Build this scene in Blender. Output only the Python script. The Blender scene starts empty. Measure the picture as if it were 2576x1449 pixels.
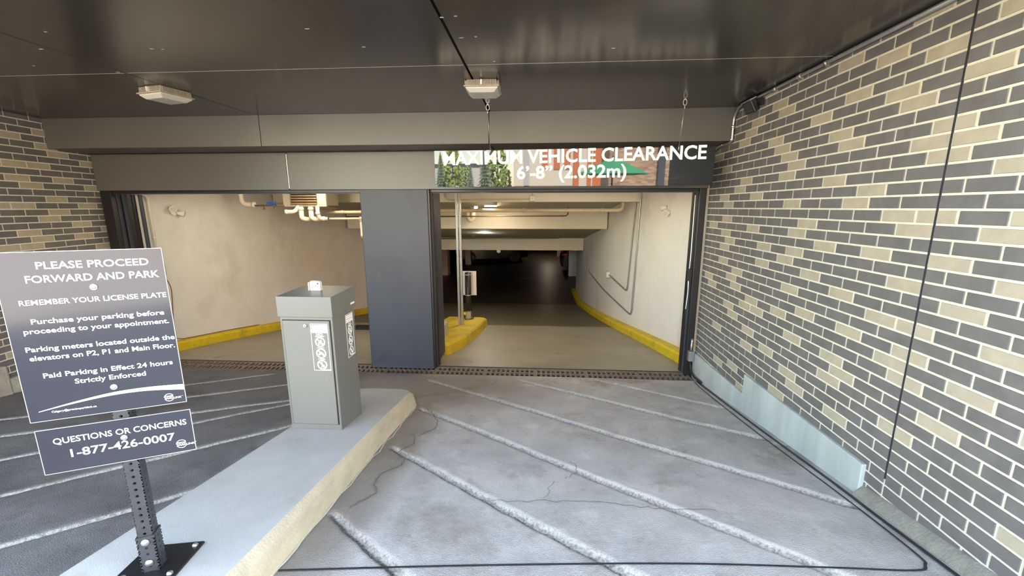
import bpy, math, random
import numpy as np
from mathutils import Vector, Matrix
random.seed(7)
rng = np.random.default_rng(11)
SC = bpy.context.scene
COL = SC.collection
R = math.radians

# ------------------------------------------------------------------ camera
cam_d = bpy.data.cameras.new('camera'); cam = bpy.data.objects.new('camera', cam_d); COL.objects.link(cam)
cam_d.sensor_fit = 'HORIZONTAL'; cam_d.sensor_width = 36.0; cam_d.lens = 1029.9 / 2576 * 36.0
cam_d.clip_start = 0.05; cam_d.clip_end = 500
EYE = 1.95
rt = Vector((0.99780553, 0.06620037, -0.00127551)); up = Vector((-0.01153973, 0.19283711, 0.98116292)); fw = Vector((-0.06519931, 0.97899508, -0.19317787))
cam.matrix_world = Matrix(((rt.x, up.x, -fw.x, 0), (rt.y, up.y, -fw.y, 0), (rt.z, up.z, -fw.z, EYE), (0, 0, 0, 1)))
SC.camera = cam

# ------------------------------------------------------------------ sky, sun, exposure
world = bpy.data.worlds.new('world'); SC.world = world; world.use_nodes = True
nt = world.node_tree; nt.nodes.clear()
sky = nt.nodes.new('ShaderNodeTexSky'); sky.sky_type = 'NISHITA'; sky.sun_disc = False
sky.sun_elevation = R(56); sky.sun_rotation = R(20); sky.altitude = 1000; sky.air_density = 1.0; sky.dust_density = 1.6; sky.ozone_density = 1.0
bg = nt.nodes.new('ShaderNodeBackground'); bg.inputs['Strength'].default_value = 0.20
wo = nt.nodes.new('ShaderNodeOutputWorld')
wb = nt.nodes.new('ShaderNodeMix'); wb.data_type = 'RGBA'; wb.blend_type = 'MULTIPLY'; wb.inputs[0].default_value = 1.0; wb.inputs[7].default_value = (1.24, 1.0, 0.74, 1)
nt.links.new(sky.outputs[0], wb.inputs[6]); nt.links.new(wb.outputs[2], bg.inputs[0]); nt.links.new(bg.outputs[0], wo.inputs[0])
sun_d = bpy.data.lights.new('sun', 'SUN'); sun_d.energy = 5.5; sun_d.angle = R(0.6); sun_d.color = (1.0, 0.95, 0.87)
sun = bpy.data.objects.new('sun', sun_d); COL.objects.link(sun)
sun.rotation_euler = Vector((0.30, 0.62, 1.05)).to_track_quat('Z', 'Y').to_euler()
sun.location = (0, 0, 30)
SC.view_settings.view_transform = 'Standard'; SC.view_settings.look = 'None'
SC.view_settings.gamma = 1.0; SC.view_settings.use_curve_mapping = False
SC.view_settings.exposure = 4.25
SC.cycles.use_denoising = True
SC.cycles.max_bounces = 10; SC.cycles.diffuse_bounces = 6; SC.cycles.glossy_bounces = 5
SC.cycles.caustics_reflective = False; SC.cycles.caustics_refractive = False

# ------------------------------------------------------------------ materials
def lin(c):
    return tuple((x / 12.92 if x <= 0.04045 else ((x + 0.055) / 1.055) ** 2.4) for x in [v / 255 for v in c])
def mat(name, col, rough=0.6, metal=0.0, spec=0.5, noise=0.0, nscale=6.0, col2=None, bump=0.0, bscale=120.0, ior=None, coat=0.0, detail=4.0, stretch=None, lo=0.35, hi=0.68):
    m = bpy.data.materials.new(name); m.use_nodes = True
    t = m.node_tree; b = t.nodes['Principled BSDF']; L = t.links
    c = lin(col)
    b.inputs['Roughness'].default_value = rough; b.inputs['Metallic'].default_value = metal
    b.inputs['Specular IOR Level'].default_value = spec
    if ior: b.inputs['IOR'].default_value = ior
    b.inputs['Coat Weight'].default_value = coat
    b.inputs['Base Color'].default_value = (*c, 1)
    tc = t.nodes.new('ShaderNodeTexCoord'); mp = t.nodes.new('ShaderNodeMapping'); L.new(tc.outputs['Object'], mp.inputs[0])
    if stretch: mp.inputs['Scale'].default_value = stretch
    if noise > 0 or col2:
        n = t.nodes.new('ShaderNodeTexNoise'); n.inputs['Scale'].default_value = nscale; n.inputs['Detail'].default_value = detail; n.inputs['Roughness'].default_value = 0.62
        L.new(mp.outputs[0], n.inputs['Vector'])
        r = t.nodes.new('ShaderNodeMapRange'); r.inputs[1].default_value = lo; r.inputs[2].default_value = hi
        L.new(n.outputs['Fac'], r.inputs[0])
        mx = t.nodes.new('ShaderNodeMix'); mx.data_type = 'RGBA'
        c2 = lin(col2) if col2 else tuple(x * (1 - noise) for x in c)
        mx.inputs[6].default_value = (*c, 1); mx.inputs[7].default_value = (*c2, 1)
        L.new(r.outputs[0], mx.inputs[0]); L.new(mx.outputs[2], b.inputs['Base Color'])
        m['mix'] = mx.name
    if bump > 0:
        n2 = t.nodes.new('ShaderNodeTexNoise'); n2.inputs['Scale'].default_value = bscale; n2.inputs['Detail'].default_value = 3
        L.new(tc.outputs['Object'], n2.inputs['Vector'])
        bp = t.nodes.new('ShaderNodeBump'); bp.inputs['Strength'].default_value = bump; bp.inputs['Distance'].default_value = 0.01
        L.new(n2.outputs['Fac'], bp.inputs['Height']); L.new(bp.outputs[0], b.inputs['Normal'])
    return m
def overlay(m, col, scale, lo, hi, amount=1.0, stretch=None, detail=5, kind='noise'):
    """a second layer of dirt with a shape of its own over the base colour"""
    t = m.node_tree; L = t.links; b = t.nodes['Principled BSDF']
    tc = t.nodes.new('ShaderNodeTexCoord'); mp = t.nodes.new('ShaderNodeMapping'); L.new(tc.outputs['Object'], mp.inputs[0])
    mp.inputs['Location'].default_value = (scale * 1.7, 3.1, 0.4)
    if stretch: mp.inputs['Scale'].default_value = stretch
    n = t.nodes.new('ShaderNodeTexNoise'); n.inputs['Scale'].default_value = scale; n.inputs['Detail'].default_value = detail; n.inputs['Roughness'].default_value = 0.65
    L.new(mp.outputs[0], n.inputs['Vector'])
    r = t.nodes.new('ShaderNodeMapRange'); r.inputs[1].default_value = lo; r.inputs[2].default_value = hi; r.inputs[4].default_value = amount
    L.new(n.outputs['Fac'], r.inputs[0])
    mx = t.nodes.new('ShaderNodeMix'); mx.data_type = 'RGBA'; mx.inputs[7].default_value = (*lin(col), 1)
    L.new(r.outputs[0], mx.inputs[0])
    if b.inputs['Base Color'].links: L.new(b.inputs['Base Color'].links[0].from_socket, mx.inputs[6])
    else: mx.inputs[6].default_value = b.inputs['Base Color'].default_value
    L.new(mx.outputs[2], b.inputs['Base Color'])
    return m
def emit(name, col, s):
    m = bpy.data.materials.new(name); m.use_nodes = True; b = m.node_tree.nodes['Principled BSDF']
    b.inputs['Base Color'].default_value = (*lin(col), 1); b.inputs['Emission Color'].default_value = (*lin(col), 1); b.inputs['Emission Strength'].default_value = s
    return m

M = {}
M['brick_dark'] = mat('dark_brick', (102, 98, 96), 0.75, noise=0.22, nscale=9, bump=0.15, bscale=300)
M['brick_tan'] = mat('tan_brick', (163, 152, 133), 0.8, noise=0.15, nscale=12, bump=0.15, bscale=300)
M['mortar'] = mat('mortar', (208, 202, 184), 0.9, noise=0.15, nscale=30, bump=0.3, bscale=400)
M['concrete_base'] = mat('base_concrete', (172, 178, 174), 0.85, noise=0.25, nscale=5, bump=0.2, bscale=120, stretch=(1, 1, 0.25))
M['fillet'] = mat('mortar_fillet', (138, 134, 122), 0.9, noise=0.35, nscale=9, bump=0.4, bscale=70)
M['concrete_rough'] = mat('rough_concrete', (176, 170, 155), 0.9, noise=0.3, nscale=7, bump=0.5, bscale=60)
M['island'] = mat('island_concrete', (172, 170, 164), 0.85, noise=0.12, nscale=4, bump=0.15, bscale=220, stretch=(1, 1, 1))
M['island_side'] = mat('warm_lit_island_side', (186, 174, 148), 0.85, noise=0.2, nscale=5, bump=0.3, bscale=90, stretch=(1, 1, 3))  # side faces tinted tan for the warm light reflected onto them
overlay(M['island'], (150, 138, 112), 3.0, 0.56, 0.75, 0.6)
M['drive'] = mat('driveway_concrete', (178, 174, 168), 0.8, noise=0.30, nscale=2.6, bump=0.55, bscale=190, detail=9)
overlay(M['drive'], (124, 118, 107), 1.3, 0.52, 0.66, 0.8, detail=10)
overlay(M['drive'], (112, 106, 98), 6.0, 0.60, 0.72, 0.55, detail=9)
overlay(M['drive'], (196, 193, 188), 3.7, 0.55, 0.72, 0.7, detail=10)
overlay(M['drive'], (120, 116, 110), 85, 0.60, 0.74, 0.55, detail=3)
M['drive_dark'] = mat('driveway_worn_dark', (106, 103, 101), 0.7, noise=0.35, nscale=3, bump=0.4, bscale=170, detail=8)
overlay(M['drive_dark'], (134, 128, 118), 1.6, 0.55, 0.72, 0.6, detail=8)
def worn_lane(m):
    # the entry lane left of the island is an older, darker pour with a ragged edge
    t = m.node_tree; L = t.links; b = t.nodes['Principled BSDF']
    tc = t.nodes.new('ShaderNodeTexCoord'); sp_ = t.nodes.new('ShaderNodeSeparateXYZ'); L.new(tc.outputs['Object'], sp_.inputs[0])
    n = t.nodes.new('ShaderNodeTexNoise'); n.inputs['Scale'].default_value = 1.8; n.inputs['Detail'].default_value = 7; L.new(tc.outputs['Object'], n.inputs['Vector'])
    ma = t.nodes.new('ShaderNodeMath'); ma.operation = 'MULTIPLY_ADD'; ma.inputs[1].default_value = 1.3; L.new(n.outputs['Fac'], ma.inputs[0]); L.new(sp_.outputs['X'], ma.inputs[2])
    r = t.nodes.new('ShaderNodeMapRange'); r.inputs[1].default_value = -1.35; r.inputs[2].default_value = -0.45; r.inputs[3].default_value = 1.0; r.inputs[4].default_value = 0.0; L.new(ma.outputs[0], r.inputs[0])
    mx = t.nodes.new('ShaderNodeMix'); mx.data_type = 'RGBA'; mx.blend_type = 'MULTIPLY'; mx.inputs[7].default_value = (.33, .325, .33, 1)
    L.new(r.outputs[0], mx.inputs[0]); L.new(b.inputs['Base Color'].links[0].from_socket, mx.inputs[6]); L.new(mx.outputs[2], b.inputs['Base Color'])
worn_lane(M['drive'])
def edge_stain(m):
    # brown run-off stain along the right foot of the island and in front of the column
    t = m.node_tree; L = t.links; b = t.nodes['Principled BSDF']
    tc = t.nodes.new('ShaderNodeTexCoord'); n = t.nodes.new('ShaderNodeTexNoise'); n.inputs['Scale'].default_value = 2.6; n.inputs['Detail'].default_value = 8; L.new(tc.outputs['Object'], n.inputs['Vector'])
    tot = None
    for (c, rad) in (((-1.05, 2.4, 0), (.28, 1.5)), ((-1.2, 4.0, 0), (1.3, .7))):
        mp = t.nodes.new('ShaderNodeMapping'); mp.vector_type = 'TEXTURE'; mp.inputs['Location'].default_value = (c[0], c[1], 0); mp.inputs['Scale'].default_value = (rad[0], rad[1], 50); L.new(tc.outputs['Object'], mp.inputs[0])
        ln_ = t.nodes.new('ShaderNodeVectorMath'); ln_.operation = 'LENGTH'; L.new(mp.outputs[0], ln_.inputs[0])
        ma = t.nodes.new('ShaderNodeMath'); ma.operation = 'MULTIPLY_ADD'; ma.inputs[1].default_value = 1.6; L.new(n.outputs['Fac'], ma.inputs[0]); L.new(ln_.outputs['Value'], ma.inputs[2])
        r = t.nodes.new('ShaderNodeMapRange'); r.inputs[1].default_value = 1.35; r.inputs[2].default_value = 1.95; r.inputs[3].default_value = .75; r.inputs[4].default_value = 0; L.new(ma.outputs[0], r.inputs[0])
        if tot is None: tot = r.outputs[0]
        else:
            mm = t.nodes.new('ShaderNodeMath'); mm.operation = 'MAXIMUM'; L.new(tot, mm.inputs[0]); L.new(r.outputs[0], mm.inputs[1]); tot = mm.outputs[0]
    mx = t.nodes.new('ShaderNodeMix'); mx.data_type = 'RGBA'; mx.inputs[7].default_value = (*lin((122, 112, 98)), 1)
    L.new(tot, mx.inputs[0]); L.new(b.inputs['Base Color'].links[0].from_socket, mx.inputs[6]); L.new(mx.outputs[2], b.inputs['Base Color'])
edge_stain(M['drive'])
def groove_layer(m):
    # pale cement in the grooves, near flank darkened for its shaded wall, speckled with aggregate
    t = m.node_tree; L = t.links; b = t.nodes['Principled BSDF']
    tc = t.nodes.new('ShaderNodeTexCoord'); n = t.nodes.new('ShaderNodeTexNoise'); n.inputs['Scale'].default_value = 75; n.inputs['Detail'].default_value = 3; L.new(tc.outputs['Object'], n.inputs['Vector'])
    src = b.inputs['Base Color'].links[0].from_socket
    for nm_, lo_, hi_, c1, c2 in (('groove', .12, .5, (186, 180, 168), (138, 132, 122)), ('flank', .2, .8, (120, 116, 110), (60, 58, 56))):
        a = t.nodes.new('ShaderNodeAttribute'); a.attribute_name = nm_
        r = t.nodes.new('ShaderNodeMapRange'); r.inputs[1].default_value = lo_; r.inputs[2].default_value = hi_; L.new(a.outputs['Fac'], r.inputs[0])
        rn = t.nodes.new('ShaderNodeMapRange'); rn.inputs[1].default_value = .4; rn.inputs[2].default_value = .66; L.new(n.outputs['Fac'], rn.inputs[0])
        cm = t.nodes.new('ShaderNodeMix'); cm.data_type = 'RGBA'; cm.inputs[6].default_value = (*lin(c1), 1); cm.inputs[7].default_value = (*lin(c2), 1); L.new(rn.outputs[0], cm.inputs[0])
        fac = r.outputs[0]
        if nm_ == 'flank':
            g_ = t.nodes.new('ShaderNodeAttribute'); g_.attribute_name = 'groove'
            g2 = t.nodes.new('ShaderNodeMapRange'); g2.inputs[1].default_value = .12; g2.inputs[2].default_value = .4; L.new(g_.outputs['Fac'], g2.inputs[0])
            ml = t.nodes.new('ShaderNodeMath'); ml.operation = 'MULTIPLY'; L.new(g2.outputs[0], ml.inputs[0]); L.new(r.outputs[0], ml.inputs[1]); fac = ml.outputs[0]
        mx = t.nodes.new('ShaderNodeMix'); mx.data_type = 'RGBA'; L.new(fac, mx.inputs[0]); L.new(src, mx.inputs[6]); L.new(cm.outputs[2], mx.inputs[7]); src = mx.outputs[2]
    L.new(src, b.inputs['Base Color'])
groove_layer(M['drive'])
M['crack'] = mat('floor_crack', (108, 98, 86), 0.9)
M['sealant'] = mat('joint_sealant', (42, 44, 50), 0.6, noise=0.3, nscale=30)
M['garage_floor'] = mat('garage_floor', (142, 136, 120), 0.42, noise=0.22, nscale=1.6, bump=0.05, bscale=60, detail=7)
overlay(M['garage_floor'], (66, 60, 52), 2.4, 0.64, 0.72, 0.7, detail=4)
M['ramp_low'] = mat('dimmed_ramp_floor', (92, 84, 66), 0.42, noise=0.3, nscale=1.5, detail=7)  # floor past the joint; its darker tone also paints the fading light
M['deck'] = mat('dimmed_deck', (66, 56, 44), 0.42, noise=0.3, nscale=1.2)  # deck tone, darkest step of the light loss painted with depth
M['paint_wall'] = mat('cream_wall_paint', (206, 205, 200), 0.75, noise=0.10, nscale=1.5, bump=0.05, bscale=60)
overlay(M['paint_wall'], (158, 150, 134), 1.0, 0.56, 0.80, 0.6, stretch=(1, 1, 0.7), detail=6)
M['paint_wall_r'] = mat('pale_wall_paint', (216, 214, 210), 0.7, noise=0.08, nscale=1.5, bump=0.05, bscale=60)  # same cream paint as the left wall, paler for its extra skylight
overlay(M['paint_wall_r'], (140, 130, 108), 0.9, 0.55, 0.82, 0.65, stretch=(1, 1, 0.45), detail=6)
M['paint_beam'] = mat('cream_beam_paint', (212, 206, 188), 0.7, noise=0.06, nscale=2)
M['slab'] = mat('garage_slab', (176, 170, 155), 0.8, noise=0.12, nscale=2)
M['yellow'] = mat('yellow_kerb_paint', (206, 180, 26), 0.55, noise=0.2, nscale=3)
overlay(M['yellow'], (124, 110, 50), 2.6, 0.52, 0.74, 0.8, detail=8)
M['panel'] = mat('charcoal_metal_panel', (86, 84, 80), 0.4, metal=0.0, spec=0.5, noise=0.10, nscale=1.5)
M['column'] = mat('column_metal_panel', (54, 58, 67), 0.48, spec=0.4, noise=0.10, nscale=1.2)
overlay(M['column'], (44, 48, 60), 1.3, 0.52, 0.58, 0.5, detail=3)
M['soffit'] = mat('dark_gloss_soffit', (62, 59, 54), 0.2, spec=0.55, noise=0.15, nscale=2)
overlay(M['soffit'], (92, 90, 88), 26, 0.72, 0.80, 0.5, stretch=(0.5, 2, 1), detail=6)
M['seam_light'] = mat('seam_edge', (150, 146, 138), 0.5)
M['black'] = mat('black_metal', (26, 26, 28), 0.42, noise=0.2, nscale=8)
M['postpaint'] = mat('dark_grey_post_paint', (54, 56, 60), 0.45, noise=0.35, nscale=14)
M['blackrub'] = mat('black_rubber', (16, 16, 17), 0.6)
M['galv'] = mat('galvanised_steel', (172, 172, 170), 0.35, metal=0.8, noise=0.15, nscale=14)
M['silver'] = mat('bright_steel', (205, 205, 202), 0.28, metal=0.9)
M['white_plastic'] = mat('white_plastic', (206, 205, 198), 0.45)
M['pvc'] = mat('white_pipe', (224, 214, 196), 0.5, noise=0.08, nscale=9)
M['pipe_cream'] = mat('cream_pipe_paint', (206, 190, 160), 0.5, noise=0.15, nscale=10)
M['pipe_brown'] = mat('rusty_pipe', (112, 88, 62), 0.55, noise=0.35, nscale=22)
M['blue'] = mat('blue_valve', (36, 96, 190), 0.4)
M['brass'] = mat('brass_fitting', (186, 142, 50), 0.35, metal=0.7)
M['kiosk'] = mat('grey_cabinet_paint', (104, 104, 99), 0.42, spec=0.5, noise=0.06, nscale=2.5)
overlay(M['kiosk'], (132, 132, 128), 5.0, 0.70, 0.80, 0.4)
M['sign'] = mat('charcoal_sign_face', (44, 46, 54), 0.12, spec=0.5, ior=1.42)
M['sign_back'] = mat('sign_edge', (180, 180, 180), 0.4)
M['white'] = mat('white_vinyl', (224, 224, 221), 0.5)
M['letter'] = mat('white_cut_letters', (250, 247, 236), 0.4)
M['mirror'] = mat('black_mirror_acrylic', (30, 33, 37), 0.015, spec=0.5, ior=1.47)
M['lens'] = mat('frosted_lens', (186, 183, 172), 0.35, noise=0.05, nscale=5)
M['lamp_body'] = mat('lamp_housing', (160, 150, 134), 0.5, noise=0.2, nscale=20)
M['glow'] = emit('lit_lamp_lens', (255, 236, 200), 3.0)
M['unseen_glow'] = emit('unseen_strip_lens', (255, 226, 180), 2.0)
M['beam_bulb'] = emit('lit_spot_lens', (255, 248, 230), 0.5)
M['grate'] = mat('cast_iron_grate', (122, 108, 94), 0.7, metal=0.2, noise=0.35, nscale=18)
M['trench'] = mat('trench_dark', (22, 20, 18), 0.9)
M['vent_brown'] = mat('vent_louvre', (128, 108, 80), 0.6, noise=0.25, nscale=15)
M['vent_frame'] = mat('vent_frame', (176, 168, 148), 0.6)
M['grey_box'] = mat('grey_electrical_box', (168, 166, 158), 0.5, noise=0.08, nscale=6)
M['wire_red'] = mat('red_brown_wire', (120, 64, 50), 0.5)
M['car'] = mat('dark_grey_car_paint', (62, 66, 74), 0.2, metal=0.5, coat=0.6)
M['car_black'] = mat('black_car_paint', (14, 14, 16), 0.15, coat=0.8)
M['glass'] = mat('car_glass', (16, 18, 20), 0.06, spec=0.8)
M['taillight'] = emit('red_tail_light', (120, 16, 12), 0.02)
M['headlight'] = mat('car_lamp_lens', (220, 222, 226), 0.1, spec=0.8)
M['stripe'] = mat('faded_white_line', (150, 146, 138), 0.7, noise=0.4, nscale=8)
# street across the way
M['asphalt'] = mat('street_asphalt', (158, 152, 142), 0.9, noise=0.2, nscale=1.5)
M['leaf_a'] = mat('bright_leaves', (158, 180, 92), 0.7, noise=0.5, nscale=1.8)
M['leaf_b'] = mat('spruce_needles', (124, 142, 112), 0.8, noise=0.55, nscale=2.2)
M['bark'] = mat('bark', (96, 78, 62), 0.9)
M['cream_b'] = mat('cream_stucco', (216, 206, 190), 0.85, noise=0.05)
M['orange_b'] = mat('orange_stucco', (206, 116, 76), 0.85, noise=0.08)
M['grey_b'] = mat('grey_siding', (186, 184, 182), 0.8)
M['roof_b'] = mat('dark_roof', (72, 76, 88), 0.8)
M['win_b'] = mat('building_window', (120, 130, 140), 0.1)
M['umbrella'] = mat('green_umbrella_cloth', (52, 140, 96), 0.7)
M['upper'] = mat('upper_wall_render', (120, 112, 104), 0.85)

# ------------------------------------------------------------------ mesh building
class MB:
    def __init__(s): s.v = []; s.f = []; s.m = []; s.s = []
    def add(s, vs, fs, mi=0, smooth=False):
        o = len(s.v); s.v += [tuple(map(float, v)) for v in vs]
        for f in fs: s.f.append([i + o for i in f]); s.m.append(mi); s.s.append(smooth)
        return s
    def box(s, a, b, mi=0, rot=None, piv=None):
        x0, y0, z0 = a; x1, y1, z1 = b
        vs = [(x0,y0,z0),(x1,y0,z0),(x1,y1,z0),(x0,y1,z0),(x0,y0,z1),(x1,y0,z1),(x1,y1,z1),(x0,y1,z1)]
        if rot is not None:
            p = Vector(piv) if piv else Vector(((x0+x1)/2, (y0+y1)/2, (z0+z1)/2))
            vs = [tuple(rot @ (Vector(v) - p) + p) for v in vs]
        return s.add(vs, [(0,3,2,1),(4,5,6,7),(0,1,5,4),(1,2,6,5),(2,3,7,6),(3,0,4,7)], mi)
    def tube(s, pts, r, n=10, mi=0, cap=True, r1=None):
        P = [Vector(p) for p in pts]; T = []
        for i in range(len(P)):
            a = P[max(0, i-1)]; b = P[min(len(P)-1, i+1)]; T.append((b - a).normalized())
        u = T[0].orthogonal().normalized(); vs = []
        for i, p in enumerate(P):
            u = (u - T[i] * u.dot(T[i])).normalized(); w = T[i].cross(u)
            rr = r if r1 is None else r + (r1 - r) * i / (len(P) - 1)
            for k in range(n):
                a = 2 * math.pi * k / n; vs.append(tuple(p + (u * math.cos(a) + w * math.sin(a)) * rr))
        fs = []
        for i in range(len(P)-1):
            for k in range(n):
                k2 = (k+1) % n; fs.append((i*n+k, i*n+k2, (i+1)*n+k2, (i+1)*n+k))
        s.add(vs, fs, mi, True)
        if cap:
            o = len(s.v) - len(vs)
            s.f.append([o+k for k in range(n)][::-1]); s.m.append(mi); s.s.append(False)
            s.f.append([o+(len(P)-1)*n+k for k in range(n)]); s.m.append(mi); s.s.append(False)
        return s
    def cyl(s, a, b, r, n=16, mi=0, r1=None): return s.tube([a, b], r, n, mi, True, r1)
    def prism(s, poly, ext, mi=0, smooth=False):
        n = len(poly); e = Vector(ext); vs = [tuple(p) for p in poly] + [tuple(Vector(p) + e) for p in poly]
        return s.add(vs, [list(range(n))[::-1], list(range(n, 2*n))] + [(i, (i+1) % n, n+(i+1) % n, n+i) for i in range(n)], mi, smooth)
    def ball(s, c, rx, ry=None, rz=None, mi=0, nu=14, nv=8):
        ry = ry or rx; rz = rz or rx; vs = []; fs = []
        for j in range(1, nv):
            t = math.pi * j / nv
            for i in range(nu):
                a = 2*math.pi*i/nu; vs.append((c[0]+rx*math.sin(t)*math.cos(a), c[1]+ry*math.sin(t)*math.sin(a), c[2]+rz*math.cos(t)))
        for j in range(nv-2):
            for i in range(nu):
                i2 = (i+1) % nu; fs.append((j*nu+i, (j+1)*nu+i, (j+1)*nu+i2, j*nu+i2))
        top = len(vs); vs.append((c[0], c[1], c[2]+rz)); bot = len(vs); vs.append((c[0], c[1], c[2]-rz))
        for i in range(nu):
            fs.append((top, i, (i+1) % nu)); fs.append((bot, (nv-2)*nu+(i+1) % nu, (nv-2)*nu+i))
        return s.add(vs, fs, mi, True)
    def ring(s, c, ax_u, ax_v, R0, R1, thick, n=32, mi=0, a0=0, a1=360):
        """flat ring (or arc of one) in the plane of ax_u, ax_v"""
        u = Vector(ax_u); v = Vector(ax_v); w = u.cross(v) * thick; c = Vector(c); vs = []; fs = []
        full = abs(a1 - a0) >= 360; k = n if full else n + 1
        for i in range(k):
            a = R(a0 + (a1 - a0) * i / n); d = u * math.cos(a) + v * math.sin(a)
            vs += [tuple(c + d * R0), tuple(c + d * R1), tuple(c + d * R1 + w), tuple(c + d * R0 + w)]
        for i in range(n):
            a = 4*i; b = 4*((i+1) % k)
            for q in range(4): q2 = (q+1) % 4; fs.append((a+q, a+q2, b+q2, b+q))
        return s.add(vs, fs, mi)

def ri(pts, rad, k=5):
    """a path with rounded corners"""
    P = [Vector(p) for p in pts]; o = [P[0]]
    for i in range(1, len(P)-1):
        a = P[i-1] - P[i]; b = P[i+1] - P[i]; d = min(rad, a.length * .48, b.length * .48)
        s0 = P[i] + a.normalized() * d; s1 = P[i] + b.normalized() * d
        for j in range(k+1):
            t = j / k; o.append(s0 * (1-t)**2 + P[i] * 2*t*(1-t) + s1 * t*t)
    return o + [P[-1]]

def mesh_obj(name, mb, mats, bevel=0.0, segs=2, shift=None):
    me = bpy.data.meshes.new(name)
    vs = mb.v if shift is None else [tuple(Vector(v) - Vector(shift)) for v in mb.v]
    me.from_pydata(vs, [], mb.f)
    for m in (mats if isinstance(mats, (list, tuple)) else [mats]): me.materials.append(m)
    me.polygons.foreach_set('material_index', mb.m); me.polygons.foreach_set('use_smooth', mb.s); me.update()
    o = bpy.data.objects.new(name, me); COL.objects.link(o)
    if bevel > 0:
        b = o.modifiers.new('bevel', 'BEVEL'); b.width = bevel; b.segments = segs; b.limit_method = 'ANGLE'; b.angle_limit = R(40)
    return o
def tag(o, label, cat, group=None, kind=None):
    if label: o['label'] = label
    if cat: o['category'] = cat
    if group: o['group'] = group
    if kind: o['kind'] = kind
    return o
def struct(name, mb, mats, bevel=0.0, label=None, cat=None, segs=2):
    o = mesh_obj(name, mb, mats, bevel, segs); o['kind'] = 'structure'
    return tag(o, label, cat)
def thing(name, label, cat, loc, rotz=0.0, group=None):
    o = bpy.data.objects.new(name, None); COL.objects.link(o); o.location = loc; o.rotation_euler = (0, 0, rotz); o.empty_display_size = 0.1
    return tag(o, label, cat, group)
def part(name, mb, mats, parent, bevel=0.0, label=None, world=True, segs=2):
    """a mesh of its own under a thing or a part; vertices given in place (world) or in the thing's own frame"""
    root = parent
    while root.parent: root = root.parent
    if world:
        inv = (Matrix.Translation(root.location) @ root.rotation_euler.to_matrix().to_4x4()).inverted()
        mb.v = [tuple(inv @ Vector(v)) for v in mb.v]
    o = mesh_obj(name, mb, mats, bevel, segs); o.parent = parent
    if label: o['label'] = label
    return o
def solo(name, mb, mats, label, cat, base, bevel=0.0, group=None):
    o = mesh_obj(name, mb, mats, bevel, shift=base); o.location = base
    return tag(o, label, cat, group)
def dup(root, loc, rotz, label, group=None):
    r = root.copy(); COL.objects.link(r); r.location = loc; r.rotation_euler = (0, 0, rotz); r['label'] = label
    if group: r['group'] = group
    for ch in list(root.children):
        c = ch.copy(); COL.objects.link(c); c.parent = r
        for g in ch.children:
            d = g.copy(); COL.objects.link(d); d.parent = c
    return r

def text_into(mb, s, o, u, v, width, height, thick=0.0015, weight=0.0, mi=0, align='L', slant=0.0):
    """flat lettering: left end of the baseline at o, running along u, letters standing along v; height = cap height"""
    cu = bpy.data.curves.new('t', 'FONT'); cu.body = s; cu.size = 1.0; cu.offset = weight; cu.resolution_u = 3; cu.shear = slant
    ob = bpy.data.objects.new('t', cu); COL.objects.link(ob)
    bpy.context.view_layer.update()
    me = bpy.data.meshes.new_from_object(ob.evaluated_get(bpy.context.evaluated_depsgraph_get()))
    xs = [p.co.x for p in me.vertices]
    x0, x1 = min(xs), max(xs); kx = width / (x1 - x0)
    cap = 0.729; ky = height / cap
    u = Vector(u).normalized(); v = Vector(v).normalized(); n = u.cross(v); o = Vector(o)
    vs = [tuple(o + u * ((p.co.x - x0) * kx) + v * (p.co.y * ky) + n * thick) for p in me.vertices]
    mb.add(vs, [list(p.vertices) for p in me.polygons], mi)
    bpy.data.objects.remove(ob); bpy.data.curves.remove(cu); bpy.data.meshes.remove(me)

# ------------------------------------------------------------------ the setting: ground
S = 0.145                       # fall of the drive and of the ramp inside
def gz(y): return S * (4.65 - y)
def rz(y): return -S * (y - 4.85) if y < 13.5 else -S * (13.5 - 4.85)
GY0 = -1.6
CY0 = 0.85                     # front edge of the soffit and of the storeys above
# diagonal grooves cut into the drive, (x, y) end points
GROOVES_R = [((-1.06, 1.78), (-0.10, 1.05)), ((-1.03, 2.54), (0.62, 1.28)), ((-1.06, 3.33), (1.42, 1.40)), ((-1.25, 4.24), (1.72, 2.02)), ((-0.22, 4.30), (1.70, 2.87)), ((0.66, 4.37), (1.70, 3.55)),
             ((-1.03, 1.00), (0.3, 0.0))]
GROOVES_L = [((-4.95, 2.40), (-2.55, 4.05)), ((-4.45, 2.00), (-1.95, 3.78)), ((-4.0, 1.60), (-1.80, 3.72 - 0.10)), ((-3.42, 1.25), (-1.80, 2.98)), ((-2.85, 0.90), (-1.80, 2.02)), ((-5.05, 3.0), (-3.3, 4.20))]
GROOVES_L = [((-4.85, 2.38), (-2.60, 3.93)), ((-4.05, 2.38), (-2.10, 3.56)), ((-3.50, 2.08), (-1.88, 3.71)), ((-2.96, 1.72), (-1.85, 2.95)), ((-2.45, 1.34), (-1.82, 2.00)), ((-4.30, 3.30), (-3.05, 4.30))]
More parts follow.
